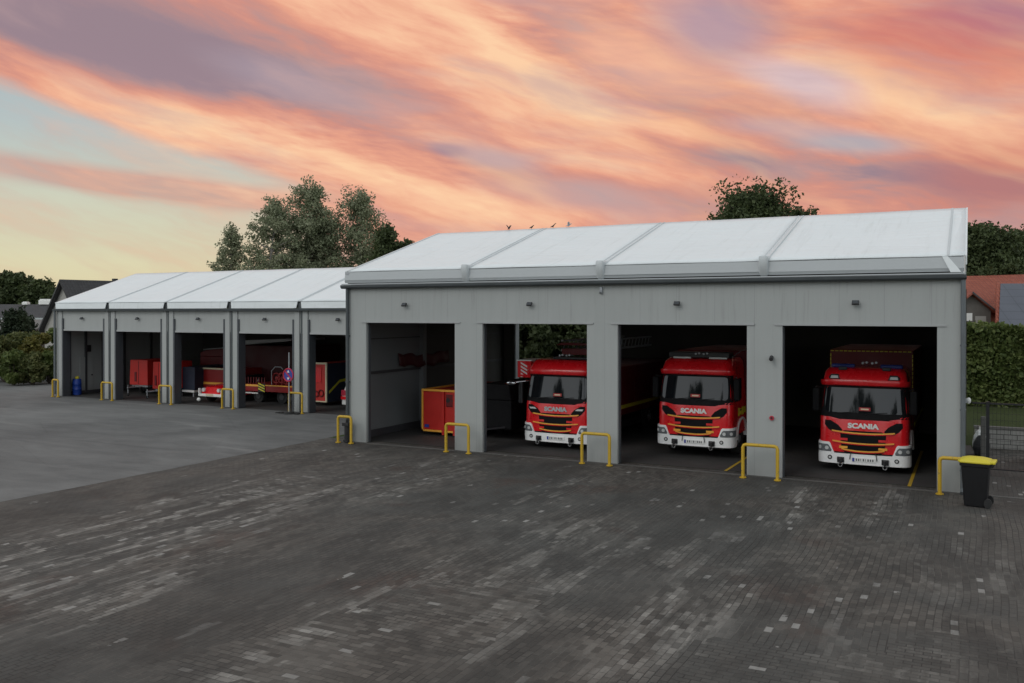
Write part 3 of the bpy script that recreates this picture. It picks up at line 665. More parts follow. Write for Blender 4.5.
# ------------------------------------------------------------------ no-stopping sign
yy = LY-.75; X = XY(289, yy)
sg = thing('traffic_sign', 'round blue sign with red rim and cross on a grey pole', 'road sign', (X, yy, 0))
b = MB(); b.tube((0, 0, 0), (0, 0, 2.9), .03, 10); b.build('pole', M['steel'], sg, smooth=True)
zz = ZZ(375, X, yy)
b = MB(); b.tube((0, -.035, zz), (0, -.05, zz), .33, 28); b.build('disc', M['signblue'], sg)
b = MB(); b.torus((0, -.052, zz), (0, 1, 0), .295, .035, 28, 6)
rt = Matrix.Rotation(R(45), 3, 'Y'); b.box(-.28, .28, -.062, -.052, zz-.035, zz+.035, rot=rt)
b.build('red_rim', M['signred'], sg)
for dz, up in ((.17, 1), (-.17, -1)):
    q = MB(); q.prism([(-.07, -.064, zz+dz-.05*up), (.07, -.064, zz+dz-.05*up), (0, -.064, zz+dz+.07*up)], (0, .008, 0)); q.build('white_arrow', M['white'], sg)
b = MB(); b.tube((0, 0, 0.006), (0, 0, .10), .28, 16, .22); b.build('base', M['rubber'], sg)
b = MB()
for k in range(9):
    a_ = k*.7; b.box(-.75+.15*k, -.55+.15*k, -.12+.08*math.sin(a_*3), .18+.05*math.cos(a_), .006, .035+.02*math.sin(a_*2)**2)
o = b.build('rubber_mat', M['rubber'], None); o.location = (X-.1, yy+.1, 0); tag(o, 'flattened dark rubber ramp lying on the asphalt under the round sign', 'rubber ramp')

# ------------------------------------------------------------------ fire engines
def make_engine(X0, X1, Y, zb, label, style, boxtop, boxlen=5.6, nm='fire_engine'):
    cx = (X0+X1)/2
    e = thing(nm, label, 'fire engine', (cx, Y, 0), 0, 'fire engines parked nose out in the big hall')
    dz = zb-.28
    def W(z):
        z -= dz; return np.interp(z, [.2, 1.6, 1.9, 2.6, 2.75, 3.0, 3.13], [1.25, 1.25, 1.235, 1.19, 1.19, 1.15, 1.06])
    def Fr(z):
        z -= dz; return np.interp(z, [.2, .9, 1.5, 1.75, 2.6, 2.66, 2.8, 3.0, 3.10, 3.13], [.02, 0, .03, .08, .24, .16, .20, .34, .50, .70])
    r = .23
    def P(s, z, off=0.):
        w_ = float(W(z)); f = float(Fr(z)); sg_ = 1 if s >= 0 else -1; a = abs(s); L1 = w_-r
        bow = lambda x: .07*(min(x, w_)/w_)**2
        if a <= L1: x = a; y = f+bow(x)-off
        elif a <= L1+r*math.pi/2:
            th = (a-L1)/r; x = L1+(r+off)*math.sin(th); y = f+bow(x)+r-(r+off)*math.cos(th)
        else: x = w_+off; y = f+.07+r+(a-L1-r*math.pi/2)
        return (sg_*x, y, z)
    def patch(mb, rows, off, thick=.03, n=24):
        """rows: (z, s0, s1) from bottom to top; a curved plate lying on the cab skin"""
        g = [[P(s0+(s1-s0)*i/n, z+dz, off) for i in range(n+1)] for z, s0, s1 in rows]
        k = [[P(s0+(s1-s0)*i/n, z+dz, off-thick) for i in range(n+1)] for z, s0, s1 in rows]
        m = len(rows); vs = [p for r_ in g for p in r_]+[p for r_ in k for p in r_]; N = (n+1)*m; fs = []
        for j in range(m-1):
            for i in range(n):
                a = j*(n+1)+i; fs.append((a, a+1, a+n+2, a+n+1)); fs.append((N+a, N+a+n+1, N+a+n+2, N+a+1))
        for i in range(n):
            fs.append((i, N+i, N+i+1, i+1)); a = (m-1)*(n+1)+i; fs.append((a, a+1, N+a+1, N+a))
        for j in range(m-1):
            a = j*(n+1); fs.append((a, a+n+1, N+a+n+1, N+a)); a += n; fs.append((a, N+a, N+a+n+1, a+n+1))
        mb.mesh(vs, fs); return mb
    red = M['red']
    # cab shell
    zs = [.62, .9, 1.2, 1.5, 1.62, 1.75, 2.0, 2.3, 2.58, 2.62, 2.67, 2.74, 2.8, 2.9, 3.0, 3.06, 3.10, 3.125]
    rings = []; n = 60
    for z in zs:
        w_ = float(W(z+dz)); smax = (w_-r)+r*math.pi/2+1.75-float(Fr(z+dz))
        rings.append([P(-smax+2*smax*i/n, z+dz) for i in range(n+1)])
    b = MB(); b.loft(rings); cab = b.build('cab', red, e, smooth=True)
    # black windscreen surround, glass
    b = MB(); patch(b, [(1.66, -1.30, 1.30), (1.74, -1.36, 1.36), (2.2, -1.34, 1.34), (2.60, -1.30, 1.30)], .006)
    patch(b, [(1.60, -.70, .70), (1.67, -1.2, 1.2)], .006); b.build('windscreen_surround', M['mirror'], e, smooth=True)
    b = MB(); patch(b, [(1.80, -1.04, 1.04), (1.86, -1.10, 1.10), (2.2, -1.10, 1.10), (2.50, -1.06, 1.06), (2.54, -1.0, 1.0)], .012); ws = b.build('windscreen', M['glass'], e, smooth=True)
    b = MB()
    for s0 in (-.75, .05): b.tube(P(s0, 1.78+dz, .03), P(s0+.62, 1.84+dz, .03), .012, 6)
    b.build('wiper', M['black'], ws)
    b = MB(); patch(b, [(1.87, -.12, .20), (1.97, -.12, .20)], .016, .004, 4); b.build('dash_card', M['cardred'], ws)
    b = MB(); patch(b, [(1.90, -.07, .15), (1.94, -.07, .15)], .020, .004, 4); b.build('card_print', M['cream'], ws)
    # side windows and door gaps
    for sg_ in (-1, 1):
        b = MB(); rows = [(1.72, 1.52, 2.35), (1.8, 1.50, 2.45), (2.2, 1.54, 2.45), (2.46, 1.60, 2.40)]
        patch(b, [(z, sg_*a, sg_*c) for z, a, c in rows], .008, .02, 6); b.build('side_window', M['glass'], e, smooth=True)
        b = MB(); patch(b, [(.95, sg_*1.40, sg_*1.415), (2.55, sg_*1.40, sg_*1.415)], .005, .01, 2); patch(b, [(.95, sg_*2.5, sg_*2.515), (2.55, sg_*2.5, sg_*2.515)], .005, .01, 2); b.build('door_gap', M['black'], e)
        b = MB(); patch(b, [(1.38, sg_*2.2, sg_*2.42), (1.43, sg_*2.2, sg_*2.42)], .03, .02, 3); b.build('door_handle', M['black'], e)
    # roof visor
    b = MB(); patch(b, [(2.60, -1.34, 1.34), (2.63, -1.40, 1.40), (2.72, -1.38, 1.38), (2.76, -1.34, 1.34)], .07, .06); b.build('sun_visor', M['red'], e, smooth=True)
    b = MB(); patch(b, [(2.585, -1.28, 1.28), (2.615, -1.32, 1.32)], .05, .05); b.build('visor_shadow_gap', M['black'], e, smooth=True)
    # grille: black recess, red slats, orange edge stripes
    b = MB(); patch(b, [(.58, -.46, .46), (.66, -.56, .56), (.72, -.60, .60), (.90, -.62, .62), (1.05, -.63, .63), (1.20, -.64, .64), (1.27, -.52, .52)], .018, .04); b.build('grille_recess', M['mirror'], e, smooth=True)
    def smile(mb, z, h, s, off, thick, dip=.05, n=16):
        g = []
        for i in range(n+1):
            u = -1+2*i/n; g.append((u*s, z+dip*abs(u)**2.2))
        fr = [[P(a, q+dz+hh, off) for a, q in g] for hh in (0, h)]; bk = [[P(a, q+dz+hh, off-thick) for a, q in g] for hh in (0, h)]
        vs = fr[0]+fr[1]+bk[0]+bk[1]; N = n+1; fs = []
        for i in range(n):
            fs += [(i, i+1, N+i+1, N+i), (2*N+i, 3*N+i, 3*N+i+1, 2*N+i+1), (i, 2*N+i, 2*N+i+1, i+1), (N+i, N+i+1, 3*N+i+1, 3*N+i)]
        fs += [(0, N, 3*N, 2*N), (n, 2*N+n, 3*N+n, N+n)]
        mb.mesh(vs, fs)
    for z, hh, s_ in ((1.15, .10, .88), (.86, .085, .86), (.645, .07, .60)):
        b = MB(); smile(b, z+hh-.065-.030, .03, s_-.04, .040, .04); b.build('grille_slat', red, e)
        b = MB(); smile(b, z+hh-.065, .036, s_, .048, .04); b.build('orange_stripe', M['orange'], e)
    for z in (.78, 1.02):
        for s0 in (-.62, .48):
            b = MB(); patch(b, [(z-.05, s0-.05, s0+.19), (z+.02, s0-.05, s0+.19)], .02, .02, 3); b.build('slat_clip', M['orange'] if z < .9 and style != 'a' else red, e)
    # upper lamp masks either side of the name
    for sg_ in (-1, 1):
        b = MB(); patch(b, [(1.20, sg_*.62, sg_*.84), (1.28, sg_*.58, sg_*.98), (1.42, sg_*.70, sg_*1.09), (1.55, sg_*.92, sg_*1.08)], .008, .02, 8); o = b.build('upper_lamp', M['mirror'], e, smooth=True)
        if style == 'a': b = MB(); patch(b, [(1.40, sg_*.74, sg_*1.0), (1.46, sg_*.82, sg_*1.04)], .014, .01, 4); b.build('lens', M['lens'], o)
    mt = Matrix.Translation((0, -.012+float(Fr(1.42+dz)), 1.415+dz)) @ Matrix.Rotation(R(90), 4, 'X')
    text_mesh('lettering', 'SCANIA', .20, M['white'] if style != 'a' else M['valance'], e, mt, bold=.011, extrude=.01, xs=1.2)
    # bumper
    b = MB(); patch(b, [(.27, -1.55, 1.55), (.30, -1.62, 1.62), (.50, -1.66, 1.66), (.575, -1.60, 1.60)], .055, .08, 40)
    b.build('bumper', M['truckwhite'], e, smooth=True)
    for sg_ in (-1, 1):
        b = MB(); patch(b, [(.576, sg_*.80, sg_*1.62), (.64, sg_*.84, sg_*1.62), (.86, sg_*.92, sg_*1.62), (.90, sg_*.96, sg_*1.60)], .048, .06, 14); b.build('bumper_corner', M['truckwhite'], e, smooth=True)
        b = MB(); patch(b, [(.61, sg_*.90, sg_*1.42), (.66, sg_*.88, sg_*1.48), (.80, sg_*.96, sg_*1.48), (.83, sg_*1.0, sg_*1.42)], .056, .02, 12); o = b.build('headlight', M['lensdark'], e, smooth=True)
        for s0 in (1.02, 1.20):
            p = Vector(P(sg_*s0, .72+dz, .058)); q = Vector(P(sg_*s0, .72+dz, .072)); b = MB(); b.tube(p, q, .055, 14); b.build('lens', M['lens'], o, smooth=True)
        p = Vector(P(sg_*.93, .44+dz, .05)); q = Vector(P(sg_*.93, .44+dz, .068)); b = MB(); b.tube(p, q, .065, 14); o = b.build('fog_lamp', M['black'], e, smooth=True)
        b = MB(); b.tube(Vector(q), Vector(q)+Vector((0, -.008, 0)), .035, 12); b.build('lens', M['lens'], o)
        x = sg_*.62; y0 = P(x, .36+dz, .055)[1]
        b = MB(); b.box(x-.10, x+.10, y0-.05, y0+.01, .31+dz, .47+dz); b.tube((x, y0-.11, .30+dz), (x, y0-.11, .44+dz), .045, 10); b.build('tow_coupling', M['black'], e, bevel=.015)
        b = MB(); b.torus((x, y0-.13, .25+dz), (0, 1, 0), .055, .016, 14, 6); b.build('shackle', M['chrome'], e, smooth=True)
        # entry step and mudguard
        b = MB(); rr = .62; pts = []
        cyw = 1.42
        for k in range(17):
            a_ = math.pi*(k/16); pts.append((cyw-rr*math.cos(a_), .52+dz*.5+rr*math.sin(a_)))
        for k in range(16):
            (ya, za), (yb, zb_) = pts[k], pts[k+1]
            f_ = (rr+.07)/rr; cz = .52+dz*.5
            ya2, za2 = cyw+(ya-cyw)*f_, cz+(za-cz)*f_; yb2, zb2 = cyw+(yb-cyw)*f_, cz+(zb_-cz)*f_
            x0, x1 = sg_*1.0, sg_*1.29
            b.mesh([(x0,ya,za),(x0,yb,zb_),(x0,yb2,zb2),(x0,ya2,za2),(x1,ya,za),(x1,yb,zb_),(x1,yb2,zb2),(x1,ya2,za2)], [(0,1,2,3),(4,7,6,5),(0,4,5,1),(1,5,6,2),(2,6,7,3),(3,7,4,0)])
        b.build('mudguard', M['white'], e, smooth=True)
        b = MB(); b.box(min(sg_*1.02, sg_*1.27), max(sg_*1.02, sg_*1.27), .42, .80, .35+dz, .60+dz); b.build('step', M['black'], e, bevel=.02)
        # mirrors
        mx = sg_*1.37
        if style == 'a' and sg_ < 0:
            b = MB(); b.poly([P(-1.35, 2.35+dz, .01), (-1.62, .02, 2.30+dz)], .02, 6); b.ball((-1.74, 0., 2.28+dz), (.22, .10, .085), 12, 8); b.build('side_mirror', M['chrome'], e, smooth=True)
            b = MB(); b.box(-1.50, -1.34, .10, .22, 1.55+dz, 2.32+dz); b.build('mirror_housing', M['black'], e, bevel=.04)
        else:
            b = MB(); b.box(mx-.10, mx+.10, .18, .34, 1.80+dz, 2.50+dz); b.build('mirror_housing', M['mirror'], e, bevel=.045, seg=3)
            b = MB(); b.poly([P(sg_*1.36, 2.48+dz, 0), (mx, .22, 2.55+dz)], .022, 6); b.poly([P(sg_*1.36, 1.85+dz, 0), (mx, .22, 1.82+dz)], .022, 6); b.build('mirror_arm', M['black'], e)
    # number plate
    y0 = P(0, .40+dz, .055)[1]
    b = MB(); b.box(-.29, .37, y0-.022, y0+.002, .36+dz, .475+dz); o = b.build('number_plate', M['white'], e)
    b = MB(); b.box(-.29, -.23, y0-.026, y0-.0225, .362+dz, .473+dz); b.build('blue_band', M['signblue'], o)
    b = MB()
    for k, w_ in enumerate((.05, .05, .02, .05, .02, .05, .05, .05)): b.box(-.19+.065*k, -.19+.065*k+w_*.7, y0-.026, y0-.0225, .385+dz, .452+dz)
    b.build('plate_characters', M['joint'], o)
    if style != 'a':
        b = MB()
        for x in (-.36, .40): b.tube((x, y0-.03, .42+dz), (x*.9, y0-.05, .66+dz), .012, 6)
        b.build('plate_bracket', M['black'], e)
    # chassis, wheels
    L_ = boxlen+2.35
    b = MB(); b.box(-.95, .95, .15, L_-.3, .32, .62+dz); b.build('chassis', M['black'], e)
    wheels = []
    wr = .52
    for yy_ in (1.42, L_-2.1):
        for sg_ in (-1, 1):
            b = MB(); prof = [(.30, .10), (wr-.06, .13), (wr-.01, .12), (wr, .08), (wr, -.08), (wr-.01, -.12), (wr-.06, -.13), (.30, -.10)]
            nn = 28; rg = []
            for rr_, xx in prof: rg.append([(sg_*1.08+xx, yy_+rr_*math.cos(2*math.pi*i/nn), wr+rr_*math.sin(2*math.pi*i/nn)+.01) for i in range(nn)])
            b.loft(rg, cap=False); b.loft([rg[-1], rg[0]], cap=False); wh = b.build('wheel', M['rubber'], e, smooth=True)
            b = MB(); b.tube((sg_*1.02, yy_, wr+.01), (sg_*1.10, yy_, wr+.01), .30, 20); b.tube((sg_*1.10, yy_, wr+.01), (sg_*1.19, yy_, wr+.01), .13, 14); b.build('rim', M['steel'], wh, smooth=True)
    # body box
    y1 = 2.35; bt = boxtop
    b = MB(); b.box(-1.25, 1.25, y1, L_, .92+dz*.5, bt); body = b.build('equipment_body', M['darkred'], e, bevel=.03)
    for s_ in (-1, 1):
        for k in range(3):
            b = MB(); ya = y1+.25+k*(boxlen-.4)/3; b.box(min(s_*1.252, s_*1.262), max(s_*1.252, s_*1.262), ya, ya+(boxlen-.4)/3-.16, 1.05+dz*.5, bt-.45)
            b.build('roller_shutter', M['darkred'], body)
    b = MB()
    for s_ in (-1, 1): b.box(min(s_*1.264, s_*1.27), max(s_*1.264, s_*1.27), y1+.02, L_-.05, 1.18+dz, 1.32+dz)
    b.build('yellow_side_stripe', M['stripe'], body)
    if style == 'c':
        b = MB(); nseg = 18
        for k in range(nseg):
            xa = -1.22+2.44*k/nseg; b.box(xa, xa+2.44/nseg*.72, y1-.006, y1-.001, bt-.06, bt-.03)
        for s_ in (-1, 1):
            for k in range(14):
                za = 1.6+(bt-1.7)*k/14; b.box(min(s_*1.21, s_*1.24), max(s_*1.21, s_*1.24), y1-.006, y1-.001, za, za+.1)
        b.build('contour_marking', M['stripe'], body)
    if style == 'b':
        b = MB()
        for k, (ya, za, wd) in enumerate(((.95, 1.22, .20), (1.2, 1.24, .2), (1.48, 1.22, .25), (1.78, 1.26, .22))):
            b.box(1.252, 1.258, ya, ya+wd, za+dz, za+.26-.05*(k % 2)+dz)
        b.build('yellow_door_marking', M['stripe'], e)
    # roof gear
    zt = 3.12+dz
    if style == 'c':
        for x0, x1 in ((-.98, -.30), (.42, 1.05)):
            b = MB(); b.box(x0, x1, .62, .92, zt, zt+.12); b.build('beacon_bar', M['blue'], e, bevel=.04)
        for s_ in (-1, 1):
            b = MB(); patch(b, [(2.80, s_*.66, s_*.98), (2.86, s_*.70, s_*1.0), (2.94, s_*.72, s_*.93)], .03, .04, 5); o = b.build('roof_spotlight', M['black'], e)
            b = MB(); patch(b, [(2.82, s_*.72, s_*.95), (2.90, s_*.74, s_*.93)], .04, .02, 4); b.build('lens', M['lens'], o)
            b = MB(); b.box(s_*.62-.12, s_*.62+.12, .40, .52, zt-.06, zt+.04); b.build('marker_lamp', M['black'], e, bevel=.02)
    elif style == 'b':
        b = MB(); b.box(-1.0, 1.05, .55, 1.15, zt+.02, zt+.22); b.build('roof_carrier', M['black'], e, bevel=.03)
        for x0, x1 in ((-.82, -.22), (.40, 1.0)):
            b = MB(); b.box(x0, x1, .46, .549, zt, zt+.06); b.build('light_strip', M['lens'], e, bevel=.01)
        b = MB(); b.poly([(1.05, .9, zt+.05), (1.2, 1.6, zt+.25), (1.25, 2.5, zt+.28)], .015, 6); b.build('roof_rail', M['steel'], e)
    else:
        b = MB(); b.box(-.35, 1.1, .55, .85, zt+.02, zt+.11); b.build('beacon_bar', M['black'], e, bevel=.03)
    b = MB()
    for k in range(4):
        x = -.06+.11*k+(.05 if k > 1 else 0); ln = .42
        b.tube((x, .50, zt+.16+.02*(k % 2)), (x, .50+ln, zt+.16), .034, 10, .012)
    b.build('air_horns', M['steel'], e, smooth=True)
    return e, dz
e3, _ = make_engine(-4.08, -1.58, 28.1, .25, 'rightmost fire engine, two white lamps on its roof edge, dashed yellow outline on its body', 'c', 3.58)
e2, _ = make_engine(-9.33, -6.83, 28.45, .40, 'middle fire engine with two white light strips and black carrier on its cab roof', 'b', 3.45)
e1, dz1 = make_engine(-14.1, -11.6, 27.95, .26, 'leftmost fire engine, half behind a grey pier, red and white striped cage beside its cab', 'a', 2.75, 6.5)
# ladder set and cage of the turntable ladder
b = MB(); b.box(-1.80, -1.25, .62, 1.9, 2.42, 3.02); cg = b.build('rescue_cage', M['red'], e1, bevel=.02)
b = MB()
for k in range(5):
    z0 = 2.40+.13*k; za = z0; b.prism([(-1.66, .612, za), (-1.66, .612, za+.065), (-1.40, .612, za-.135+.065), (-1.40, .612, za-.135)], (0, .006, 0)) if za-.135 > 2.4 else b.prism([(-1.66, .612, max(za, 2.43)), (-1.66, .612, za+.065), (-1.55, .612, max(2.43, za+.0))], (0, .006, 0))
b.build('warning_stripes', M['white'], cg)
b = MB(); b.box(-1.82, -1.23, .60, 1.9, 3.022, 3.06); b.build('cage_rim', M['white'], cg)
b = MB()
for x in (-.45, .75):
    b.box(x, x+.08, 1.5, 8., 3.36, 3.44); b.box(x, x+.08, 1.5, 8., 3.72, 3.78)
    for k in range(16): b.tube((x+.04, 1.6+.4*k, 3.4), (x+.04, 1.8+.4*k, 3.75), .02, 6)
b.build('ladder_beam', M['steel'], e1)
b = MB(); b.box(-.30, 1.05, 1.2, 1.9, 3.25, 3.47); b.prism([(-.50, 1.15, 3.60), (1.2, 1.15, 3.60), (1.2, 1.15, 3.66), (-.3, 1.15, 3.69)], (0, .5, 0)); b.build('ladder_head', M['darkred'], e1, bevel=.02)

# ------------------------------------------------------------------ other load in the big hall
# roll-off container
y0 = 28.9; x0 = XY(421.5, y0); x1 = x0+2.45
ct = thing('rolloff_container', 'red roll-off container with yellow edging standing in the leftmost bay of the big hall', 'container', (x0, y0, 0))
b = MB(); b.box(.04, 2.41, .04, 5.0, .22, 1.74); b.build('body', M['contred'], ct, bevel=.02)
b = MB()
for q in ((0, 2.45, 0, .06, 1.72, 1.80), (0, .07, 0, .07, .15, 1.72), (2.38, 2.45, 0, .07, .15, 1.72), (0, 2.45, 0, .06, .15, .22), (0, .05, .07, 5.0, 1.72, 1.80)): b.box(*q)
b.build('edge_frame', M['orange'], ct)
b = MB()
for x in (1.0, 1.5): b.box(x-.05, x+.05, -.03, .04, .05, 1.72)
b.build('rib', M['contred'], ct)
b = MB(); b.box(1.12, 2.2, -.012, .038, 1.15, 1.62); b.build('dark_panel', M['darkred'], ct, bevel=.02)
b = MB(); b.box(.12, .32, .028, .039, .30, .42); b.build('blue_label', M['signblue'], ct)
b = MB(); b.tube((1.22, -.016, 1.40), (1.22, -.02, 1.40), .09, 16); b.box(1.38, 2.0, -.016, -.0125, 1.36, 1.41); b.build('printed_mark', M['black'], ct)
b = MB()
random.seed(3); rg = []
for k in range(7):
    u = k/6; hh = .34*math.sin(math.pi*min(1, u*1.1+.05))*(.8+.3*random.random())
    rg.append([(1.45+.95*u, .5+1.5*i/7, 1.72+max(.01, hh*math.sin(math.pi*(i+.4)/8))) for i in range(8)])
b.loft(rg, cap=False, close=False); o = b.build('tarpaulin', M['orangetarp'], None, smooth=True); o.location = (x0, y0, 0); sf = o.modifiers.new('s', 'SOLIDIFY'); sf.thickness = .04
tag(o, 'crumpled orange tarpaulin heaped on top of the red roll-off container', 'tarpaulin')
# red folded banner on the left inner wall
b = MB(); vs = []; fs = []; n = 24
for i in range(n+1):
    for j in range(4):
        vs.append((RX0+.20+.04*math.sin(i*1.3)+.02*j, 29.1+3.8*i/n, 3.15-.16*j-.12*math.sin(math.pi*i/n)-(.05*math.sin(i*.9))))
for i in range(n):
    for j in range(3): fs.append((i*4+j, (i+1)*4+j, (i+1)*4+j+1, i*4+j+1))
b.mesh(vs, fs); o = b.build('rolled_banner', M['vdark'], None, smooth=True); sf = o.modifiers.new('s', 'SOLIDIFY'); sf.thickness = .03
tag(o, 'dull red cloth banner hanging high on the inner side wall above the container', 'banner')
# dark trailer with drawbar behind the container
tr = thing('equipment_trailer', 'black covered equipment trailer in the shade left of the leftmost fire engine', 'trailer', (-15.75, 28.9, 0))
b = MB(); b.box(-.68, .68, 0, 3.0, .42, 1.5); b.build('body', M['mirror'], tr, bevel=.03)
b = MB(); b.prism([(-.70, -.03, 1.5), (.70, -.03, 1.5), (.6, -.03, 2.1), (-.6, -.03, 2.1)], (0, 3.0, 0)); b.build('cover', M['mirror'], tr, bevel=.05)
b = MB(); b.poly([(-.4, 0, .5), (0, -.9, .5), (.4, 0, .5)], .035, 8); b.tube((0, -.85, .02), (0, -.85, .6), .025, 8); b.build('drawbar', M['darkframe'], tr)
for s_ in (-1, 1):
    b = MB(); b.torus((s_*.74, 1.8, .34), (1, 0, 0), .25, .09, 20, 8); wh = b.build('wheel', M['rubber'], tr, smooth=True)
    b = MB(); b.tube((s_*.72, 1.8, .34), (s_*.78, 1.8, .34), .18, 14); b.build('rim', M['steel'], wh)
# yellow bay lines on the hall floor
for (xa, ya), (xb, yb) in ((GP(909.5, 487), GP(921, 459)), (GP(725.5, 471.5), GP(737, 465))):
    dx, dy = xb-xa, yb-ya; k = 7/math.hypot(dx, dy)
    b = MB(); b.mesh([(xa-.045, ya, .016), (xa+.045, ya, .016), (xa+.045+dx*k*.15, ya+7, .016), (xa-.045+dx*k*.15, ya+7, .016)], [(0,1,2,3)]); tag(b.build('floor_line', M['barrier']), kind='structure')

# ------------------------------------------------------------------ things in the low hall
def px_rect(pa, pb, ta, tb, Y):
    xa, xb = XY(pa, Y), XY(pb, Y); xm = (xa+xb)/2
    return xa, xb, ZZ(tb, xm, Y), ZZ(ta, xm, Y)
# blue drum
xx = LX[0]+.50; y = 33.5
dr = thing('plastic_drum', 'blue plastic drum with a yellow bag on top in the far left bay', 'drum', (xx, y, .012)); dr.scale = (.85, .85, .95)
b = MB(); prof = [(.0, .24), (.02, .27), (.3, .29), (.32, .305), (.36, .305), (.38, .29), (.62, .29), (.64, .305), (.68, .305), (.70, .29), (.93, .27), (.97, .25)]
b.loft([[(r_*math.cos(2*math.pi*i/20), r_*math.sin(2*math.pi*i/20), z) for i in range(20)] for z, r_ in prof]); b.build('shell', M['barrelblue'], dr, smooth=True)
b = MB(); b.ball((.02, 0, 1.03), (.15, .13, .12), 10, 7); b.build('yellow_bag', M['lid'], dr, smooth=True)
# box trailers
def box_trailer(pa, pb, ta, tb, Y, label, depth=1.9, tilt=0.):
    xa, xb, za, zb = px_rect(pa, pb, ta, tb, Y); W_ = xb-xa
    tr = thing('box_trailer', label, 'trailer', ((xa+xb)/2, Y, 0), R(tilt), 'red box trailers in the low hall')
    b = MB(); b.prism([(-W_/2, 0, za), (W_/2, 0, za), (W_/2-.02, .0, zb), (-W_/2+.06, .0, zb)], (0, depth, 0)); b.build('body', M['contred'], tr, bevel=.02)
    b = MB(); b.box(-.02, .02, -.012, .0-.001, za+.05, zb-.05); b.box(-.3, -.15, -.03, -.001, za+.2, za+.75); b.build('door_bar', M['darkred'], tr)
    b = MB(); b.box(-W_/2+.1, W_/2-.1, .1, depth, za-.12, za-.002); b.poly([(-.3, 0, za-.08), (0, -.8, za-.1), (.3, 0, za-.08)], .035, 8); b.tube((0, -.75, .06), (0, -.75, za+.05), .03, 8); b.build('frame', M['steel'], tr)
    for s_ in (-1, 1):
        b = MB(); b.torus((s_*(W_/2-.08), depth*.5, .30), (1, 0, 0), .22, .08, 18, 8); wh = b.build('wheel', M['rubber'], tr, smooth=True)
        b = MB(); b.tube((s_*(W_/2-.12), depth*.5, .30), (s_*(W_/2-.02), depth*.5, .30), .15, 12); b.build('rim', M['steel'], wh)
    b = MB(); b.torus((0, -.74, .09), (1, 0, 0), .06, .03, 12, 6); b.build('jockey_wheel', M['rubber'], tr)
    return tr
box_trailer(130, 147, 360, 385, 35.2, 'left red box trailer, slightly taller, in the second bay of the low hall', tilt=3)
box_trailer(152, 165, 362, 389, 34.6, 'right red box trailer, nearer the pier, in the second bay of the low hall', tilt=-2)
# dark tarpaulin body with white bottom edge and red container beside it (third bay)
xa, xb, za, zb = px_rect(179, 194.5, 367, 392, 35.8)
tp = thing('swap_body', 'dark blue tarpaulin swap body with a white bottom edge in the low hall', 'swap body', (xa, 35.8, 0))
b = MB(); b.box(0, xb-xa, 0, 4.5, za+.12, zb); b.build('tarpaulin', M['navy'], tp, bevel=.03)
b = MB(); b.box(-.02, xb-xa+.02, -.05, 4.5, za, za+.115); b.build('bottom_frame', M['white'], tp)
b = MB()
for x in (.12, xb-xa-.12): b.box(x-.04, x+.04, .02, .12, .012, za)
b.build('support_leg', M['steel'], tp)
xa, xb, za, zb = px_rect(194.5, 231, 368, 393, 36.4)
c2 = thing('steel_container', 'dark red steel container with pale frame and yellow stripe behind the vintage car', 'container', (xa, 36.4, 0))
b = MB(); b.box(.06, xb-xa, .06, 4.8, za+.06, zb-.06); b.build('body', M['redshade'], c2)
b = MB(); W_ = xb-xa
for q in ((0, .09, 0, .08, za, zb), (W_-.09, W_, 0, .08, za, zb), (.09, W_-.09, 0, .08, zb-.08, zb), (.09, W_-.09, 0, .08, za, za+.07)): b.box(*q)
b.build('edge_frame', M['cream'], c2)
b = MB(); b.box(.09, W_-.09, .04, .058, za+.48, za+.60); b.build('yellow_stripe', M['orange'], c2)
b = MB(); b.box(.05, .12, .02, .14, .012, za); b.box(W_-.12, W_-.05, .02, .14, .012, za); b.build('foot', M['steel'], c2)
# awning roof above
xa = XY(200, 38.6); xb = XY(232, 38.6)
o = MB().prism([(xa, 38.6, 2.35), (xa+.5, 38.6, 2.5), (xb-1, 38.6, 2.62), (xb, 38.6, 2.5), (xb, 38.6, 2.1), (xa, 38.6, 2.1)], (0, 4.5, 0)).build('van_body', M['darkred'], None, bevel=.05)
o.name = 'covered_van'; cv = o; tag(cv, 'dark red van roof with a pale rail rising behind the steel container', 'van')
b = MB(); b.tube((xa+.3, 38.55, 2.53), (xb-.6, 38.55, 2.66), .03, 8); b.build('roof_rail', M['valance'], cv)
b = MB(); b.box(xa, xb, 38.62, 43.0, .5, 2.1-.002); b.build('side_panel', M['darkred'], cv)
b = MB()
for q in (39.5, 42.6):
    for xq in (xa+.15, xb-.15): b.tube((xq-.1, q, .36), (xq+.1, q, .36), .35, 18)
b.build('wheel', M['rubber'], cv)
# vintage red car with white bumper
Yc = 33.6; xa, xb, za, zb = px_rect(198.5, 222, 384, 396, Yc)
vc = thing('vintage_car', 'low red car with a broad white bumper in the low hall', 'car', ((xa+xb)/2, Yc, 0))
W_ = (xb-xa)
b = MB(); sec = [(-.5, .35), (-.5, .62), (-.42, .80), (-.25, .92), (.25, .92), (.42, .80), (.5, .62), (.5, .35)]
rg = []
for yv, k, h_ in ((.12, .86, .86), (.3, .96, .95), (1.0, 1., 1.05), (1.3, 1., 1.08), (3.6, 1., 1.0), (4.1, .9, .9)):
    rg.append([(x_*W_*k, yv, .35+(z_-.35)*h_) for x_, z_ in sec])
b.loft(rg); b.build('body', M['red'], vc, smooth=True)
b = MB(); b.loft([[(x_*W_*k, yv, z_) for x_, z_ in ((-.40, .95), (-.30, 1.36), (.30, 1.36), (.40, .95))] for yv, k in ((1.5, 1.), (1.9, .96), (3.0, .96), (3.4, 1.))]); b.build('cabin', M['glass'], vc, bevel=.03)
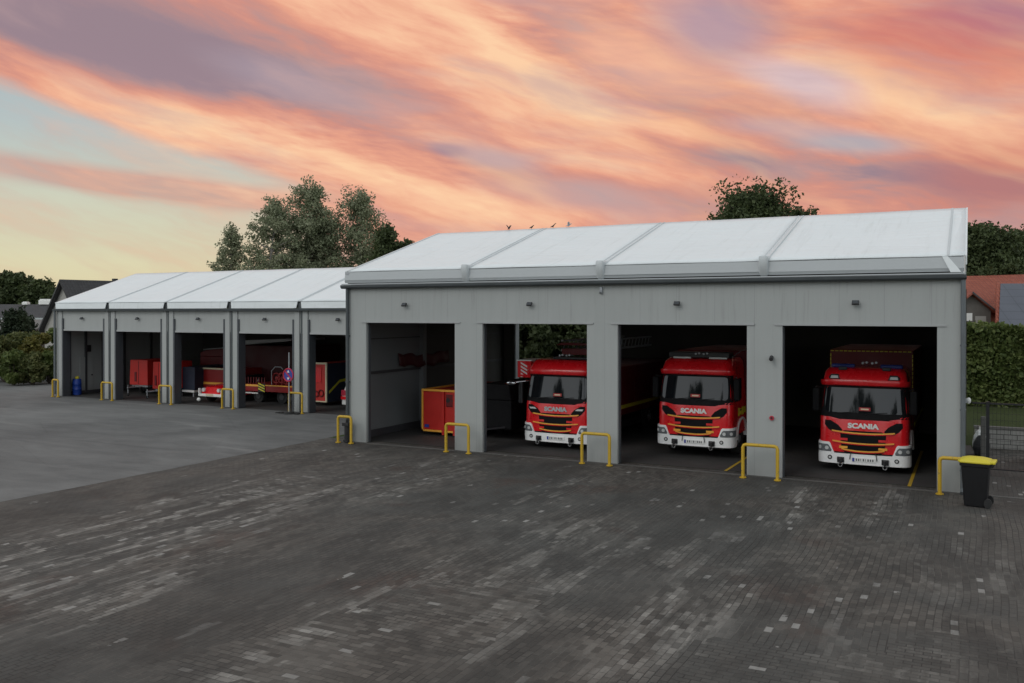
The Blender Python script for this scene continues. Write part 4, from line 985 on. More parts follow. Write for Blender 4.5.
b = MB(); b.box(-W_*.5, W_*.5, -.05, .12, .36, .50); b.box(-W_*.5, -W_*.45, -.04, .12, .5, .78); b.box(W_*.45, W_*.5, -.04, .12, .5, .72); b.build('bumper', M['white'], vc, bevel=.03)
for s_ in (-1, 1):
    b = MB(); b.tube((s_*W_*.32, .02, .70), (s_*W_*.32, .14, .70), .10, 14); b.build('headlight', M['lens'], vc, smooth=True)
    for yv in (.8, 3.3):
        b = MB(); b.tube((s_*(W_*.5-.22), yv, .33), (s_*(W_*.5-.02), yv, .33), .31, 18); b.build('wheel', M['rubber'], vc)
b = MB(); b.box(-.26, .26, -.065, -.051, .40, .50); b.build('number_plate', M['cream'], vc)
b = MB(); b.ball((-W_*.42, -.12, .20), (.12, .09, .10), 10, 6); b.build('tow_ball', M['white'], vc, smooth=True)
# flat equipment platform with chevrons (fourth bay)
Yp = 34.9; xa, xb, za, zb = px_rect(243, 300, 389, 398, Yp)
pf = thing('equipment_platform', 'dark red flat platform with hose reels and a black and yellow chevron board', 'platform', (xa, Yp, 0)); W_ = xb-xa
b = MB(); b.box(0, W_, 0, 3.6, .62, .98); b.build('deck', M['redshade'], pf, bevel=.02)
b = MB(); b.box(0, W_*.28, -.03, -.002, .88, .98); b.box(W_*.40, W_, -.03, -.002, .93, .985); b.build('yellow_edge', M['orange'], pf)
b = MB(); b.box(W_*.28, W_*.40, -.04, -.002, .60, 1.04); ch_ = b.build('chevron_board', M['black'], pf)
b = MB()
for k in range(3):
    z0 = .66+.14*k; b.prism([(W_*.285, -.046, z0+.08), (W_*.285, -.046, z0+.15), (W_*.395, -.046, z0+.01), (W_*.395, -.046, z0-.06)], (0, .005, 0))
b.build('chevron_stripes', M['stripe'], ch_)
b = MB(); b.box(0, W_*.27, -.03, .02, .50, .56); b.build('white_sill', M['white'], pf)
for k in range(8):
    b = MB(); b.box(.10+.19*k, .14+.19*k, .05, .09, .98, 1.36); b.build('stake', M['darkred'], pf)
for x_, z_ in ((W_*.50, 1.55), (W_*.60, 1.55), (W_*.68, 1.5)):
    b = MB(); b.torus((x_, .4, z_-.22), (0, 1, 0), .25, .04, 18, 6); b.torus((x_, .8, z_-.22), (0, 1, 0), .25, .04, 18, 6); b.tube((x_, .4, z_-.22), (x_, .8, z_-.22), .10, 10); b.box(x_-.03, x_+.03, .38, .42, .98, z_-.22); b.build('hose_reel', M['redshade'], pf)
b = MB(); b.poly([(W_*.44, .3, .98), (W_*.44, .3, 1.7), (W_*.50, .3, 1.92), (W_*.60, .3, 1.92), (W_*.64, .3, 1.8)], .025, 8); b.poly([(W_*.8, .3, .98), (W_*.8, .3, 1.7)], .03, 8); b.build('pipe_frame', M['steel'], pf)
for x_ in (.8, W_*.62, W_-.8):
    b = MB(); b.tube((x_, .3, .36), (x_, .55, .36), .35, 18); wh = b.build('wheel', M['rubber'], pf); b = MB(); b.tube((x_, .27, .36), (x_, .301, .36), .16, 14); b.build('rim', M['darkframe'], wh)
# big dark red truck body behind platform with pale canopy edge
xa = XY(243, 38.8); xb = XY(292, 38.8)
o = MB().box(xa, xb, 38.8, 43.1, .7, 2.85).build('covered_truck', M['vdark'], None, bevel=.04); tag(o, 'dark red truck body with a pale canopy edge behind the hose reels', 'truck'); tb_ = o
b = MB(); b.prism([(xa-.1, 38.7, 2.86), (xb, 38.7, 3.15), (xb, 38.7, 3.27), (xa-.1, 38.7, 3.12)], (0, 3, 0)); b.build('canopy', M['valance'], tb_)
b = MB()
for yq in (39.6, 42.4):
    for xq in (xa+.3, xb-.3): b.tube((xq-.14, yq, .5), (xq+.14, yq, .5), .48, 18)
b.build('wheel', M['rubber'], tb_)
# red container with cream frame (fifth bay) and a dark body with yellow stripe
Yr = 35.3; xa, xb, za, zb = px_rect(311.5, 326.5, 362.5, 402, Yr); W_ = xb-xa
c3 = thing('tall_container', 'tall red container with cream frame in the bay next to the big hall', 'container', (xa, Yr, 0))
b = MB(); b.box(.04, W_-.06, .04, 5.2, za+.04, zb-.04); b.build('end_wall', M['contred'], c3)
b = MB()
for q in ((W_-.09, W_, 0, .08, za, zb), (-.02, W_-.09, 0, .08, zb-.09, zb), (-.02, W_-.09, 0, .08, za, za+.06)): b.box(*q)
b.build('edge_frame', M['cream'], c3)
b = MB(); b.box(.12, W_-.35, .01, .038, za+1.0, zb-.25); b.build('door_panel', M['red'], c3, bevel=.02)
b = MB(); b.torus((W_*.62, .0, za+.45), (0, 1, 0), .16, .03, 14, 6); b.torus((W_*.3, .0, za+.40), (0, 1, 0), .14, .03, 14, 6); b.build('hose_coupling', M['darkred'], c3)
b = MB(); b.box(W_+.002, W_+.03, .08, 5.2, za, zb-.05); b.build('side_wall', M['navy'], c3)
b = MB(); pts = [(0.15, .42), (1.0, .95), (1.6, 1.0), (2.2, 1.08), (5.0, 1.3)]
for (ya, qa), (yb, qb) in zip(pts[:-1], pts[1:]): b.prism([(W_+.032, ya, za+qa), (W_+.032, yb, za+qb), (W_+.032, yb, za+qb+.14), (W_+.032, ya, za+qa+.14)], (.006, 0, 0))
b.build('side_stripe', M['stripe'], c3)
# white and red car tail at the corner
xc = XY(341.5, 34.2)
cr = thing('parked_car', 'white and red car end just showing behind the left corner of the big hall', 'car', (xc, 34.2, 0))
sec = [(0, .3), (0.02, .75), (.10, .95), (.28, 1.42), (1.42, 1.42), (1.60, .95), (1.7, .75), (1.7, .3)]
b = MB(); b.loft([[(x_*1., yv, z_*k) for x_, z_ in sec] for yv, k in ((.0, .92), (.25, 1.), (3.4, 1.), (3.9, .8))]); b.build('body', M['white'], cr, bevel=.04)
b = MB(); b.box(-.02, .25, -.03, .2, .72, 1.0); b.build('tail_light', M['signred'], cr, bevel=.03)
b = MB(); b.box(.0, 1.7, -.06, -.001, .55, .70); b.build('red_band', M['red'], cr)
for x_ in (.12, 1.58):
    for yv in (.7, 3.2): q = MB(); q.tube((x_-.1, yv, .31), (x_+.1, yv, .31), .31, 18); q.build('wheel', M['rubber'], cr)
# dark pump unit by the corner
xg, yg = GP(355.5, 441)
b = MB(); b.tube((0, 0, .016), (0, 0, .62), .10, 12); b.box(-.14, .14, -.12, .12, .62, .74); b.tube((0, 0, .74), (0, 0, .86), .05, 10)
o = b.build('standpipe', M['black'], None, bevel=.01); o.location = (xg, RY-.25, 0); tag(o, 'short black standpipe at the foot of the corner pier of the big hall', 'standpipe')

# ------------------------------------------------------------------ wheeled bin
xg, yg = GP(975, 507)
bn_ = thing('wheeled_bin', 'black wheeled bin with bright yellow lid beside the right corner pier', 'bin', (xg+.03, yg+.15, .006), R(-6)); bn_.scale = (.79, .92, 1.08)
b = MB()
def rr(w_, d_, z, r_=.06, x_off=0.):
    pts = []
    for cx_, cy_, a0 in ((w_-r_, d_-r_, 0), (-w_+r_, d_-r_, 90), (-w_+r_, -d_+r_, 180), (w_-r_, -d_+r_, 270)):
        for k in range(5): a_ = R(a0+22.5*k); pts.append((cx_+r_*math.cos(a_)+x_off, cy_+r_*math.sin(a_), z))
    return pts
b.loft([rr(.31, .24, .02, .05, .0), rr(.32, .25, .10, .06), rr(.385, .29, .88, .06), rr(.385, .29, .92, .06), rr(.43, .325, .93, .06), rr(.43, .325, 1.0, .06), rr(.40, .30, 1.0, .06)]); b.build('body', M['binblack'], bn_, smooth=True)
b = MB(); rg = [rr(.45, .34, 1.0, .08), rr(.455, .345, 1.03, .08), rr(.42, .31, 1.075, .10), rr(.25, .18, 1.115, .10), rr(.08, .06, 1.125, .05)]
b.loft(rg); b.box(.40, .56, -.30, .30, 1.01, 1.06); b.box(-.50, -.40, -.12, .12, .99, 1.03); b.build('lid', M['lid'], bn_, smooth=True, bevel=.008)
for y_ in (-.27, .27):
    b = MB(); b.tube((.36, y_-.035, .11), (.36, y_+.035, .11), .11, 18); b.build('wheel', M['rubber'], bn_, smooth=True)
b = MB(); b.tube((.50, -.26, .96), (.50, .26, .96), .02, 8); b.box(.40, .51, -.28, -.25, .93, .97); b.box(.40, .51, .25, .28, .93, .97); b.tube((.36, -.27, .11), (.36, .27, .11), .015, 8); b.build('handle', M['binblack'], bn_)
b = MB(); b.box(-.36, -.352, -.05, .05, .6, .7); b.build('sticker', M['steel'], bn_)

# ------------------------------------------------------------------ right side: mesh fence, wall, bags
fy = 29.6
fn = thing('mesh_fence', 'tall black wire mesh fence with gate behind the wheeled bin', 'fence', (0, fy, 0))
posts = [XY(988, fy), 1.9, 4.4, 6.9]
for x in posts:
    q = MB(); q.box(x-.045, x+.045, -.045, .045, .0, 2.15); q.build('post', M['black'], fn)
b = MB(); b.box(.06, 6.9, -.02, .02, 2.07, 2.12); b.box(posts[0], 6.9, -.02, .02, .14, .18); b.build('rail', M['black'], fn)
b = MB(); x = .10
while x < 6.9: b.box(x-.003, x+.003, -.003, .003, .15, 2.08); x += .10
for k in range(10): b.box(.08, 6.9, -.012, -.005, .2+.2*k, .207+.2*k)
b.build('wire_mesh', M['black'], fn)
xq = XY(983.5, 30.3)
o = MB().box(-.07, .07, -.07, .07, 0, 1.62).build('concrete_post', M['concrete'], None, bevel=.015); o.location = (xq, 30.3, .006); tag(o, 'short grey concrete post just left of the black fence post', 'post')
def block_wall():
    m, t, b_ = base_mat('pale_concrete_blocks'); tc = t.new('ShaderNodeTexCoord').outputs['Object']; s_ = t.sep(tc)
    br = t.new('ShaderNodeTexBrick'); t.put(br.inputs['Vector'], t.comb(s_[0], s_[2])); br.inputs['Scale'].default_value = 1.
    br.inputs['Brick Width'].default_value = .42; br.inputs['Row Height'].default_value = .17; br.inputs['Mortar Size'].default_value = .012
    br.inputs['Color1'].default_value = (.38, .37, .345, 1); br.inputs['Color2'].default_value = (.34, .33, .31, 1); br.inputs['Mortar'].default_value = (.09, .085, .08, 1)
    t.put(b_.inputs['Base Color'], t.mix(t.m('MULTIPLY', t.noise(tc, 4, 5), .5), br.outputs[0], (.11, .11, .10))); b_.inputs['Roughness'].default_value = .9
    return m
bw = thing('block_wall', 'low wall of pale concrete blocks behind the mesh fence at the right', 'wall', (0, 35.2, 0))
b = MB(); b.box(.15, 16, 0, .3, 0, .70); b.build('blocks', block_wall(), bw)
b = MB(); b.box(.12, 16, -.03, .33, .702, .76); b.build('coping', M['concrete'], bw)
o = MB().box(1.6, 3.0, 31.9, 33.1, .0, .5).build('block_stack', block_wall(), None, bevel=.02); tag(o, 'squat stack of pale concrete blocks on the paving before the low wall', 'block stack'); 
for (x_, y_, rx, ry, rz_, m_, lb) in ((.30, 33.4, .22, .3, .42, 'white', 'full white sack leaning on the hall wall by the fence'), (.34, 32.9, .24, .28, .36, 'black', 'full black rubbish bag in front of the white sack by the fence')):
    b = MB(); random.seed(int(x_*100)); rg = []
    for k in range(9):
        u = k/8; r0 = math.sin(math.pi*(.12+.83*u))**.6
        rg.append([(rx*r0*math.cos(a_)*(1+.12*random.random()), ry*r0*math.sin(a_)*(1+.12*random.random()), 2*rz_*u) for a_ in [2*math.pi*i/14 for i in range(14)]])
    b.loft(rg); b.tube((0, 0, 2*rz_), (.03, 0, 2*rz_+.1), .03, 8, .06); o = b.build('sack', M[m_], None, smooth=True); o.location = (x_, y_, .006); tag(o, lb, 'sack')
# small lamp on the right corner
wl = thing('wall_lamp', 'small white lamp on the right side wall of the big hall above the fence', 'lamp', (-.12, 27.4, 2.35))
b = MB(); b.box(-.04, .05, -.05, .05, -.06, .06); b.build('base', M['steel'], wl); b = MB(); b.ball((.09, 0, 0), (.06, .07, .09), 10, 7); b.build('shade', M['white'], wl, smooth=True)

# ------------------------------------------------------------------ vegetation
def leaf_mat(name, c1, c2, c3):
    m, t, b = base_mat(name); tc = t.new('ShaderNodeTexCoord').outputs['Object']
    geo = t.new('ShaderNodeNewGeometry'); rnd = geo.outputs['Random Per Island']
    n1 = t.noise(tc, .55, 3, .5)
    c = t.mix(t.rng(n1, .38, .62), c1, c2); c = t.mix(t.m('MULTIPLY', t.m('POWER', rnd, 2.2), .8), c, c3)
    t.put(b.inputs['Base Color'], c); b.inputs['Roughness'].default_value = .6; b.inputs['Specular IOR Level'].default_value = .3
    tr = t.new('ShaderNodeBsdfTranslucent'); t.put(tr.inputs[0], c); mx = t.new('ShaderNodeMixShader'); mx.inputs[0].default_value = .25
    t.link(b.outputs[0], mx.inputs[1]); t.link(tr.outputs[0], mx.inputs[2]); t.link(mx.outputs[0], t.n['Material Output'].inputs[0])
    return m
LM = {'birch': leaf_mat('willow_leaves', (.17, .20, .11), (.23, .25, .15), (.33, .34, .23)),
      'dark': leaf_mat('dark_leaves', (.038, .055, .020), (.062, .085, .032), (.11, .135, .055)),
      'hedge': leaf_mat('hedge_leaves', (.06, .09, .022), (.10, .135, .035), (.18, .21, .07)),
      'bush': leaf_mat('bush_leaves', (.07, .09, .03), (.115, .13, .045), (.21, .21, .08)),
      'yellow': leaf_mat('yellowish_leaves', (.10, .10, .02), (.16, .14, .03), (.22, .18, .05)),
      'conifer': leaf_mat('conifer_needles', (.018, .032, .016), (.03, .045, .02), (.045, .06, .03))}
def leaves_mesh(name, cents, sizes, mat, parent, rng, flat=.0, aspect=.6):
    n = len(cents); C_ = np.asarray(cents); S = np.asarray(sizes)[:, None]
    a = rng.normal(size=(n, 3)); a /= np.linalg.norm(a, axis=1)[:, None]
    b = rng.normal(size=(n, 3)); b -= (a*b).sum(1)[:, None]*a; b /= np.linalg.norm(b, axis=1)[:, None]
    V = np.stack([C_-a*S, C_-b*S*aspect, C_+a*S, C_+b*S*aspect], 1).reshape(-1, 3)
    me = bpy.data.meshes.new(name); me.vertices.add(4*n); me.vertices.foreach_set('co', V.ravel().astype('f'))
    me.loops.add(4*n); me.loops.foreach_set('vertex_index', np.arange(4*n, dtype='i'))
    me.polygons.add(n); me.polygons.foreach_set('loop_start', np.arange(0, 4*n, 4, dtype='i')); me.polygons.foreach_set('loop_total', np.full(n, 4, dtype='i'))
    me.update(calc_edges=True); me.materials.append(mat)
    o = bpy.data.objects.new(name, me); COL.objects.link(o)
    if parent: o.parent = parent
    return o
def make_tree(nm, loc, H, Wd, kind, label, seed, leaf=.16, dens=1., base=.25, bark='bark', shape='oval', group=None, nl=30, droop=.0, thin=1., shoots=.0):
    rng = np.random.default_rng(seed); t_ = thing(nm, label, 'tree', (loc[0], loc[1], 0), rng.uniform(0, 6.28), group)
    tb = MB(); pts = []; x = y = 0.
    for k in range(9):
        z = H*.94*k/8; pts.append(Vector((x, y, z))); x += rng.normal()*H*.010; y += rng.normal()*H*.010
    r0 = H*.017
    for k in range(8): tb.tube(pts[k], pts[k+1], r0*(1-k/8.6), 9, r0*(1-(k+1)/8.6), cap=False)
    def prof(u):
        if shape == 'oval': return math.sin(math.pi*min(1, (u*.86+.12)))**.7
        if shape == 'cone': return (1-u)**.8+.04
        if shape == 'col': return min(1, (u*5+.35))*(1-u**3.2)**.75
        if shape == 'dome': return (1-u**2.2)**.6
    cents = []; sizes = []
    for i in range(nl):
        u = (i+rng.uniform(0, .9))/nl; z = H*(base+(.97-base)*u); a = i*2.4+rng.normal()*.4
        Lr = Wd/2*prof(u)*rng.uniform(.62, 1.16); kk = min(7, int(z/(H*.94)*8)); st = pts[kk].lerp(pts[kk+1], z/(H*.94)*8-kk) if kk < 8 else pts[8]
        st = st-Vector((0, 0, Lr*.35)); rise = rng.uniform(.2, .55)*(1 if shape != 'cone' else -.25)
        p = st.copy(); prev = p.copy(); seg = 5
        for q in range(1, seg+1):
            f = q/seg; cur = st+Vector((math.cos(a)*Lr*f, math.sin(a)*Lr*f, Lr*(rise*f*1.6+.15*f-droop*f*f)))+Vector(rng.normal(size=3)*Lr*.05)
            tb.tube(prev, cur, r0*.36*(1-f*.85)+.012, 5, r0*.36*(1-(f+.2)*.8)+.008, cap=False); prev = cur
            if q >= 2 or shape in ('col', 'cone'):
                for _ in range(3):
                    rc = (.34+.3*rng.random())*Wd*.16*(1.2-.25*f)
                    cc = np.array(cur)+rng.normal(size=3)*rc*.9; N = int(46*dens*thin*(rc/.6)**1.3*(.16/leaf)**1.2)+6
                    if rng.random() > .78: N = int(N*.45)
                    d_ = rng.normal(size=(N, 3)); d_ /= np.linalg.norm(d_, axis=1)[:, None]; d_ *= (rng.random((N, 1))**.45)*rc*1.25
                    d_[:, 2] *= .85; d_[:, 2] -= droop*np.abs(rng.normal(size=N))*rc*.9
                    cents.append(cc+d_); sizes.append(leaf*rng.uniform(.55, 1.25, N))
            if rng.random() < shoots and q == seg:
                tip = cur+Vector((rng.normal()*.3, rng.normal()*.3, rng.uniform(.5, 1.3)*Wd*.09)); N = int(16*dens)
                tb.tube(cur, tip, .02, 4, .01, cap=False); f_ = rng.random((N, 1)); cents.append(np.array(cur)*(1-f_)+np.array(tip)*f_+rng.normal(size=(N, 3))*.10); sizes.append(leaf*rng.uniform(.5, 1., N))
    tb.build('trunk', M[bark], t_)
    leaves_mesh('crown', np.concatenate(cents), np.concatenate(sizes), LM[kind], t_, rng)
    return t_
def place(px, dist): return FAR(px, dist)
def htop(py, dist): return CH+(HY-py)/F*dist
# loose willows behind the low hall
D = 78
for px, py, wpx, sd, lb, th in ((234, 222, 30, 11, 'smallest grey-green tree at the left end of the loose clump behind the low hall', .75),
                            (271, 198, 40, 12, 'rounded grey-green tree second from the left in the loose clump', .9),
                            (301, 180, 46, 13, 'tallest pointed tree in the middle of the loose clump behind the low hall', 1.15),
                            (330, 210, 44, 17, 'lower dense tree between the two tallest of the loose clump', 1.1),
                            (356, 184, 52, 14, 'broad feathery tree at the right end of the loose clump', .9)):
    x, y = place(px, D+(sd % 3)*2)
    make_tree('willow_tree', (x, y), htop(py, D), wpx/F*D*1.5, 'birch', lb, sd, leaf=.12, dens=1.0, base=.12, bark='birchbark', shape='oval', group='loose grey-green trees behind the low hall', nl=46, shoots=(0 if sd == 11 else .4), droop=.3, thin=th)
x, y = place(389, 70); make_tree('garden_tree', (x, y), htop(226, 70), 4.2, 'dark', 'small dark tree peeping over the left slope of the big roof', 21, leaf=.16, dens=1.2, base=.3, shape='cone', nl=26)
x, y = place(404, 72); make_tree('garden_tree', (x, y), htop(240, 72), 5.0, 'dark', 'low dark treetop just above the big roof slope, right of the small pointed one', 22, leaf=.16, dens=1., base=.3, shape='dome', nl=20)
# oak behind the ridge
x, y = place(744, 58); make_tree('oak_tree', (x, y), htop(197, 58), 7.4, 'dark', 'dark spreading treetop rising behind the ridge of the big white roof', 31, leaf=.14, dens=1.1, base=.35, shape='dome', nl=60, shoots=1.)
x, y = place(797, 60); make_tree('oak_tree', (x, y), htop(209, 60), 3.6, 'dark', 'small sprig of treetop at the right foot of the spreading oak behind the ridge', 32, leaf=.13, dens=1., base=.4, shape='dome', nl=20, shoots=.7)
# trees behind the red roof
for px, py, wd, dd, sd, lb in ((985, 232, 8, 84, 41, 'dark leafy tree right of the big hall, above the red tiled roof'), (1022, 240, 9, 88, 42, 'dark tree at the right edge above the ridge of the red roof'), (955, 232, 8, 86, 43, 'dark tree half hidden behind the right end of the big hall')):
    x, y = place(px, dd); make_tree('lime_tree', (x, y), htop(py, dd), wd, 'dark', lb, sd, leaf=.17, dens=1.7, base=.2, shape='dome', nl=48, shoots=.3)
# trees behind the big hall, seen through its rear door
for k, (x, y, h_, sd, lb) in enumerate(((-21., 43.5, 6.4, 51, 'green tree seen through the open rear door, left part'), (-24.5, 46.5, 6.8, 52, 'leafy tree further back seen through the open rear door'), (-18.2, 44.5, 6.2, 53, 'green tree seen through the open rear door above the leftmost fire engine'), (-22.6, 49.5, 7., 54, 'pale leaved tree deepest behind the open rear door'))):
    make_tree('garden_tree', (x, y), h_, 5., 'hedge' if k % 2 else 'dark', lb, sd, leaf=.14, dens=1.5, base=.12, shape='dome', nl=40, group='trees seen through the rear door')

def make_hedge(nm, label, cat, x0, x1, y0, y1, h, kind, seed, leaf=.10, n=16000, bumps=.25, loc=(0,0), rz=0., parent=None):
    rng = np.random.default_rng(seed); t_ = thing(nm, label, cat, (loc[0], loc[1], 0), rz)
    q = MB(); q.box(x0+.35, x1-.35, y0+.35, y1-.35, 0, h-.4); q.build('inner_growth', LM[kind], t_)
    L1, L2 = x1-x0, y1-y0; A = [L1*h, L1*L2, L2*h, L2*h]; tot = sum(A); out = []
    for k, a in enumerate(A):
        m = int(n*a/tot); u = rng.random(m); v_ = rng.random(m); dd = -np.abs(rng.normal(size=m))*.22
        bm_ = bumps*(np.sin(u*L1*1.1+seed)+np.sin(u*L1*2.9+v_*4)+.6*np.sin(v_*h*3+u*7))/2
        if k == 0: p = np.stack([x0+u*L1, y0-dd*1.-bm_, v_*h], 1)
        elif k == 1: p = np.stack([x0+u*L1, y0+v_*L2, h+dd+bm_], 1)
        elif k == 2: p = np.stack([x0-dd-bm_*.5, y0+u*L2, v_*h], 1)
        else: p = np.stack([x1+dd+bm_*.5, y0+u*L2, v_*h], 1)
        out.append(p)
    P_ = np.concatenate(out); P_ += rng.normal(size=P_.shape)*.06
    leaves_mesh('foliage', P_, leaf*rng.uniform(.6, 1.3, len(P_)), LM[kind], t_, rng)
    return t_
make_hedge('tall_hedge', 'tall clipped green hedge behind the lawn at the right', 'hedge', -3, 14, 50.5, 52.8, 4.05, 'hedge', 61, .12, 42000, .2)
def make_bush(loc, h, wd, kind, label, seed, leaf=.11, n=5000, nm='garden_bush', group=None):
    rng = np.random.default_rng(seed); t_ = thing(nm, label, 'bush', (loc[0], loc[1], 0), 0, group)
    tb = MB(); cs = []; ss = []
    for i in range(22):
        a = rng.uniform(0, 6.28); f = rng.random()**.6; z = h*rng.uniform(.2, .86); k = math.sqrt(max(.1, 1-(z/h)**2.4))
        c = np.array((math.cos(a)*wd/2*f*k, math.sin(a)*wd/2*f*k, z)); tb.tube((0, 0, 0), tuple(c), .04, 5, .012, cap=False)
        N = n//22; d_ = rng.normal(size=(N, 3)); d_ /= np.linalg.norm(d_, axis=1)[:, None]; d_ *= rng.random((N, 1))**.4*wd*.22*rng.uniform(.7, 1.25)
        d_[:, 2] *= .9; p = c+d_; p[:, 2] = np.abs(p[:, 2]); cs.append(p); ss.append(leaf*rng.uniform(.5, 1.3, N))
    tb.build('stem', M['bark'], t_); leaves_mesh('foliage', np.concatenate(cs), np.concatenate(ss), LM[kind], t_, rng); return t_
for k, (px, py, dist, wpx, kind, lb) in enumerate((
    (4, 335, 60, 34, 'bush', 'olive green bush at the left edge of the photo behind the asphalt'),
    (24, 327, 63, 30, 'bush', 'tall olive bush second from the left behind the asphalt'),
    (40, 331, 60, 30, 'yellow', 'yellowish bush nearest the left end of the low hall'),
    (56, 324, 64, 26, 'hedge', 'green bush partly behind the left corner of the low hall'),
    (-14, 328, 61, 34, 'hedge', 'green bush cut off by the left edge of the photo'),
    (14, 350, 57.5, 26, 'hedge', 'lower dark green bush in front of the tall olive one'),
    (33, 352, 58, 26, 'bush', 'lower bush in front of the yellowish one'),
    (49, 350, 59, 20, 'hedge', 'low bush beside the outer corner of the low hall'))):
    x, y = place(px, dist); make_bush((x, y), htop(py, dist), wpx/F*dist*1.1, kind, lb, 70+k, .13, 6500, group='bushes behind the asphalt yard')
x, y = place(18, 72); make_tree('spruce_tree', (x, y), htop(312, 72), 3.4, 'conifer', 'small dark pointed conifer behind the bushes at the left', 81, leaf=.14, dens=1.4, base=.05, shape='cone', nl=34)
x, y = place(26, 76); make_tree('spruce_tree', (x, y), htop(318, 76), 3., 'conifer', 'lower dark conifer right of the small pointed one at the left', 82, leaf=.14, dens=1.4, base=.05, shape='cone', nl=30)
# far tree line on the left
proto = None
rgn = random.Random(5)
LB = ['dark tree at the left edge of the far skyline', 'dark tree second from the left on the far skyline', 'third dark tree from the left on the far skyline', 'dark tree mid-way along the far left skyline', 'dark tree above the white roof units on the far skyline', 'lower dark tree left of the gable on the far skyline', 'dark tree just behind the left slope of the dark house roof', 'dark tree behind the dark house roof']
for k, (px, py) in enumerate(((-6, 279), (6, 275), (17, 281), (27, 284), (36, 287), (46, 286), (53, 291), (64, 294))):
    x, y = place(px, 140+rgn.uniform(-6, 10))
    if k < 3:
        o = make_tree('distant_tree', (x, y), htop(py, 142), 8., 'dark', LB[k], 90+k, leaf=.34, dens=2.2, base=.05, shape='dome', nl=36, group='dark trees on the far left skyline'); proto = (proto or [])+[(o, htop(py, 142))]
    else:
        src, h0 = proto[k % 3]; dup(src, (x, y, 0), rgn.uniform(0, 6), LB[k], scale=(1.05, 1.05, htop(py, 142)/h0))
# tiny tips above the low roof near its left end
# far woodland that closes the horizon
def far_wood():
    rng = np.random.default_rng(3); cs = []
    for k in range(260):
        a = R(-75+110*k/260+rng.normal()*.3); d_ = rng.uniform(230, 300); h_ = rng.uniform(5, 8.); c = np.array((d_*math.sin(a), d_*math.cos(a), 0.))
        N = 170; p = rng.normal(size=(N, 3)); p /= np.linalg.norm(p, axis=1)[:, None]; p *= np.array((5, 5, h_))*(rng.random((N, 1))**.3); p[:, 2] = np.abs(p[:, 2]); cs.append(c+p)
    P_ = np.concatenate(cs); o = leaves_mesh('far_wood', P_, rng.uniform(.6, 1.3, len(P_)), LM['dark'], None, rng); tag(o, 'band of far-off dark woodland along the horizon', 'woodland', kind='stuff')
far_wood()

# ------------------------------------------------------------------ neighbouring houses
def tile_mat(name, c1, c2, step=.30):
    m, t, b = base_mat(name); tc = t.new('ShaderNodeTexCoord').outputs['UV']; s_ = t.sep(tc)
    fu = t.m('FRACT', t.m('DIVIDE', s_[0], step)); fv = t.m('FRACT', t.m('DIVIDE', s_[1], step*1.15))
    wn = t.new('ShaderNodeTexWhiteNoise', noise_dimensions='2D'); t.put(wn.inputs['Vector'], t.comb(t.m('FLOOR', t.m('DIVIDE', s_[0], step)), t.m('FLOOR', t.m('DIVIDE', s_[1], step*1.15))))
    big = t.noise(t.new('ShaderNodeTexCoord').outputs['Object'], .8, 5, .6)
    c = t.mix(t.m('ADD', t.m('MULTIPLY', wn.outputs['Value'], .5), t.m('MULTIPLY', big, .5)), c1, c2)
    c = t.mix(t.m('MULTIPLY', t.m('LESS_THAN', fv, .12), .5), c, tuple(q*.4 for q in c1)); t.put(b.inputs['Base Color'], c); b.inputs['Roughness'].default_value = .7
    hgt = t.m('ADD', t.m('SINE', t.m('MULTIPLY', fu, math.pi)), fv); bn = t.new('ShaderNodeBump'); bn.inputs['Distance'].default_value = .05; t.put(bn.inputs['Height'], hgt); t.link(bn.outputs[0], b.inputs['Normal'])
    return m
M['redtile'] = tile_mat('red_clay_tiles', (.23, .055, .034), (.32, .090, .052)); M['darktile'] = tile_mat('anthracite_tiles', (.030, .030, .032), (.05, .05, .053))
M['plaster'] = pm('pale_render', (.34, .33, .31), .85, .1, 1.); M['greywood'] = pm('weathered_boards', (.12, .11, .10), .85, .25, 2.)
M['brick'] = pm('red_brick', (.27, .09, .06), .85, .2, 6.); M['solar'] = None
def solar_mat():
    m, t, b = base_mat('solar_cells'); tc = t.new('ShaderNodeTexCoord').outputs['UV']; s_ = t.sep(tc)
    fu = t.m('FRACT', t.m('DIVIDE', s_[0], 1.65)); fv = t.m('FRACT', t.m('DIVIDE', s_[1], 1.0))
    ln = t.m('MAXIMUM', t.m('LESS_THAN', fu, .03), t.m('LESS_THAN', fv, .05)); n = t.noise(t.new('ShaderNodeTexCoord').outputs['Object'], .6, 3)
    t.put(b.inputs['Base Color'], t.mix(t.m('MULTIPLY', ln, .8), t.mix(n, (.055, .062, .085), (.085, .092, .115)), (.025, .028, .035))); b.inputs['Roughness'].default_value = .3
    return m
M['solar'] = solar_mat()
def slab(name, pts, th, mat, parent, uvs=None):
    a = [Vector(p) for p in pts]; nrm = (a[1]-a[0]).cross(a[2]-a[0]).normalized()
    if nrm.z < 0: nrm = -nrm
    n = len(a); b = MB(); b.mesh(a+[p-nrm*th for p in a], [tuple(range(n)), tuple(range(2*n-1, n-1, -1))]+[(i, n+i, n+(i+1) % n, (i+1) % n) for i in range(n)])
    o = b.build(name, mat, parent); me = o.data; uv = me.uv_layers.new(name='UVMap'); u = (a[1]-a[0]).normalized(); v = nrm.cross(u)
    for lp in me.loops: p = me.vertices[lp.vertex_index].co-a[0]; uv.data[lp.index].uv = (p.dot(u)+50, p.dot(v)+50)
    return o
# dark-roofed house left
hx, hyy = place(65, 82); az_ = R(YAW)
hs = thing('gabled_house', 'pale gabled house with dark tiled roof behind the left end of the low hall', 'house', (hx, hyy, 0), R(YAW)+R(-38))
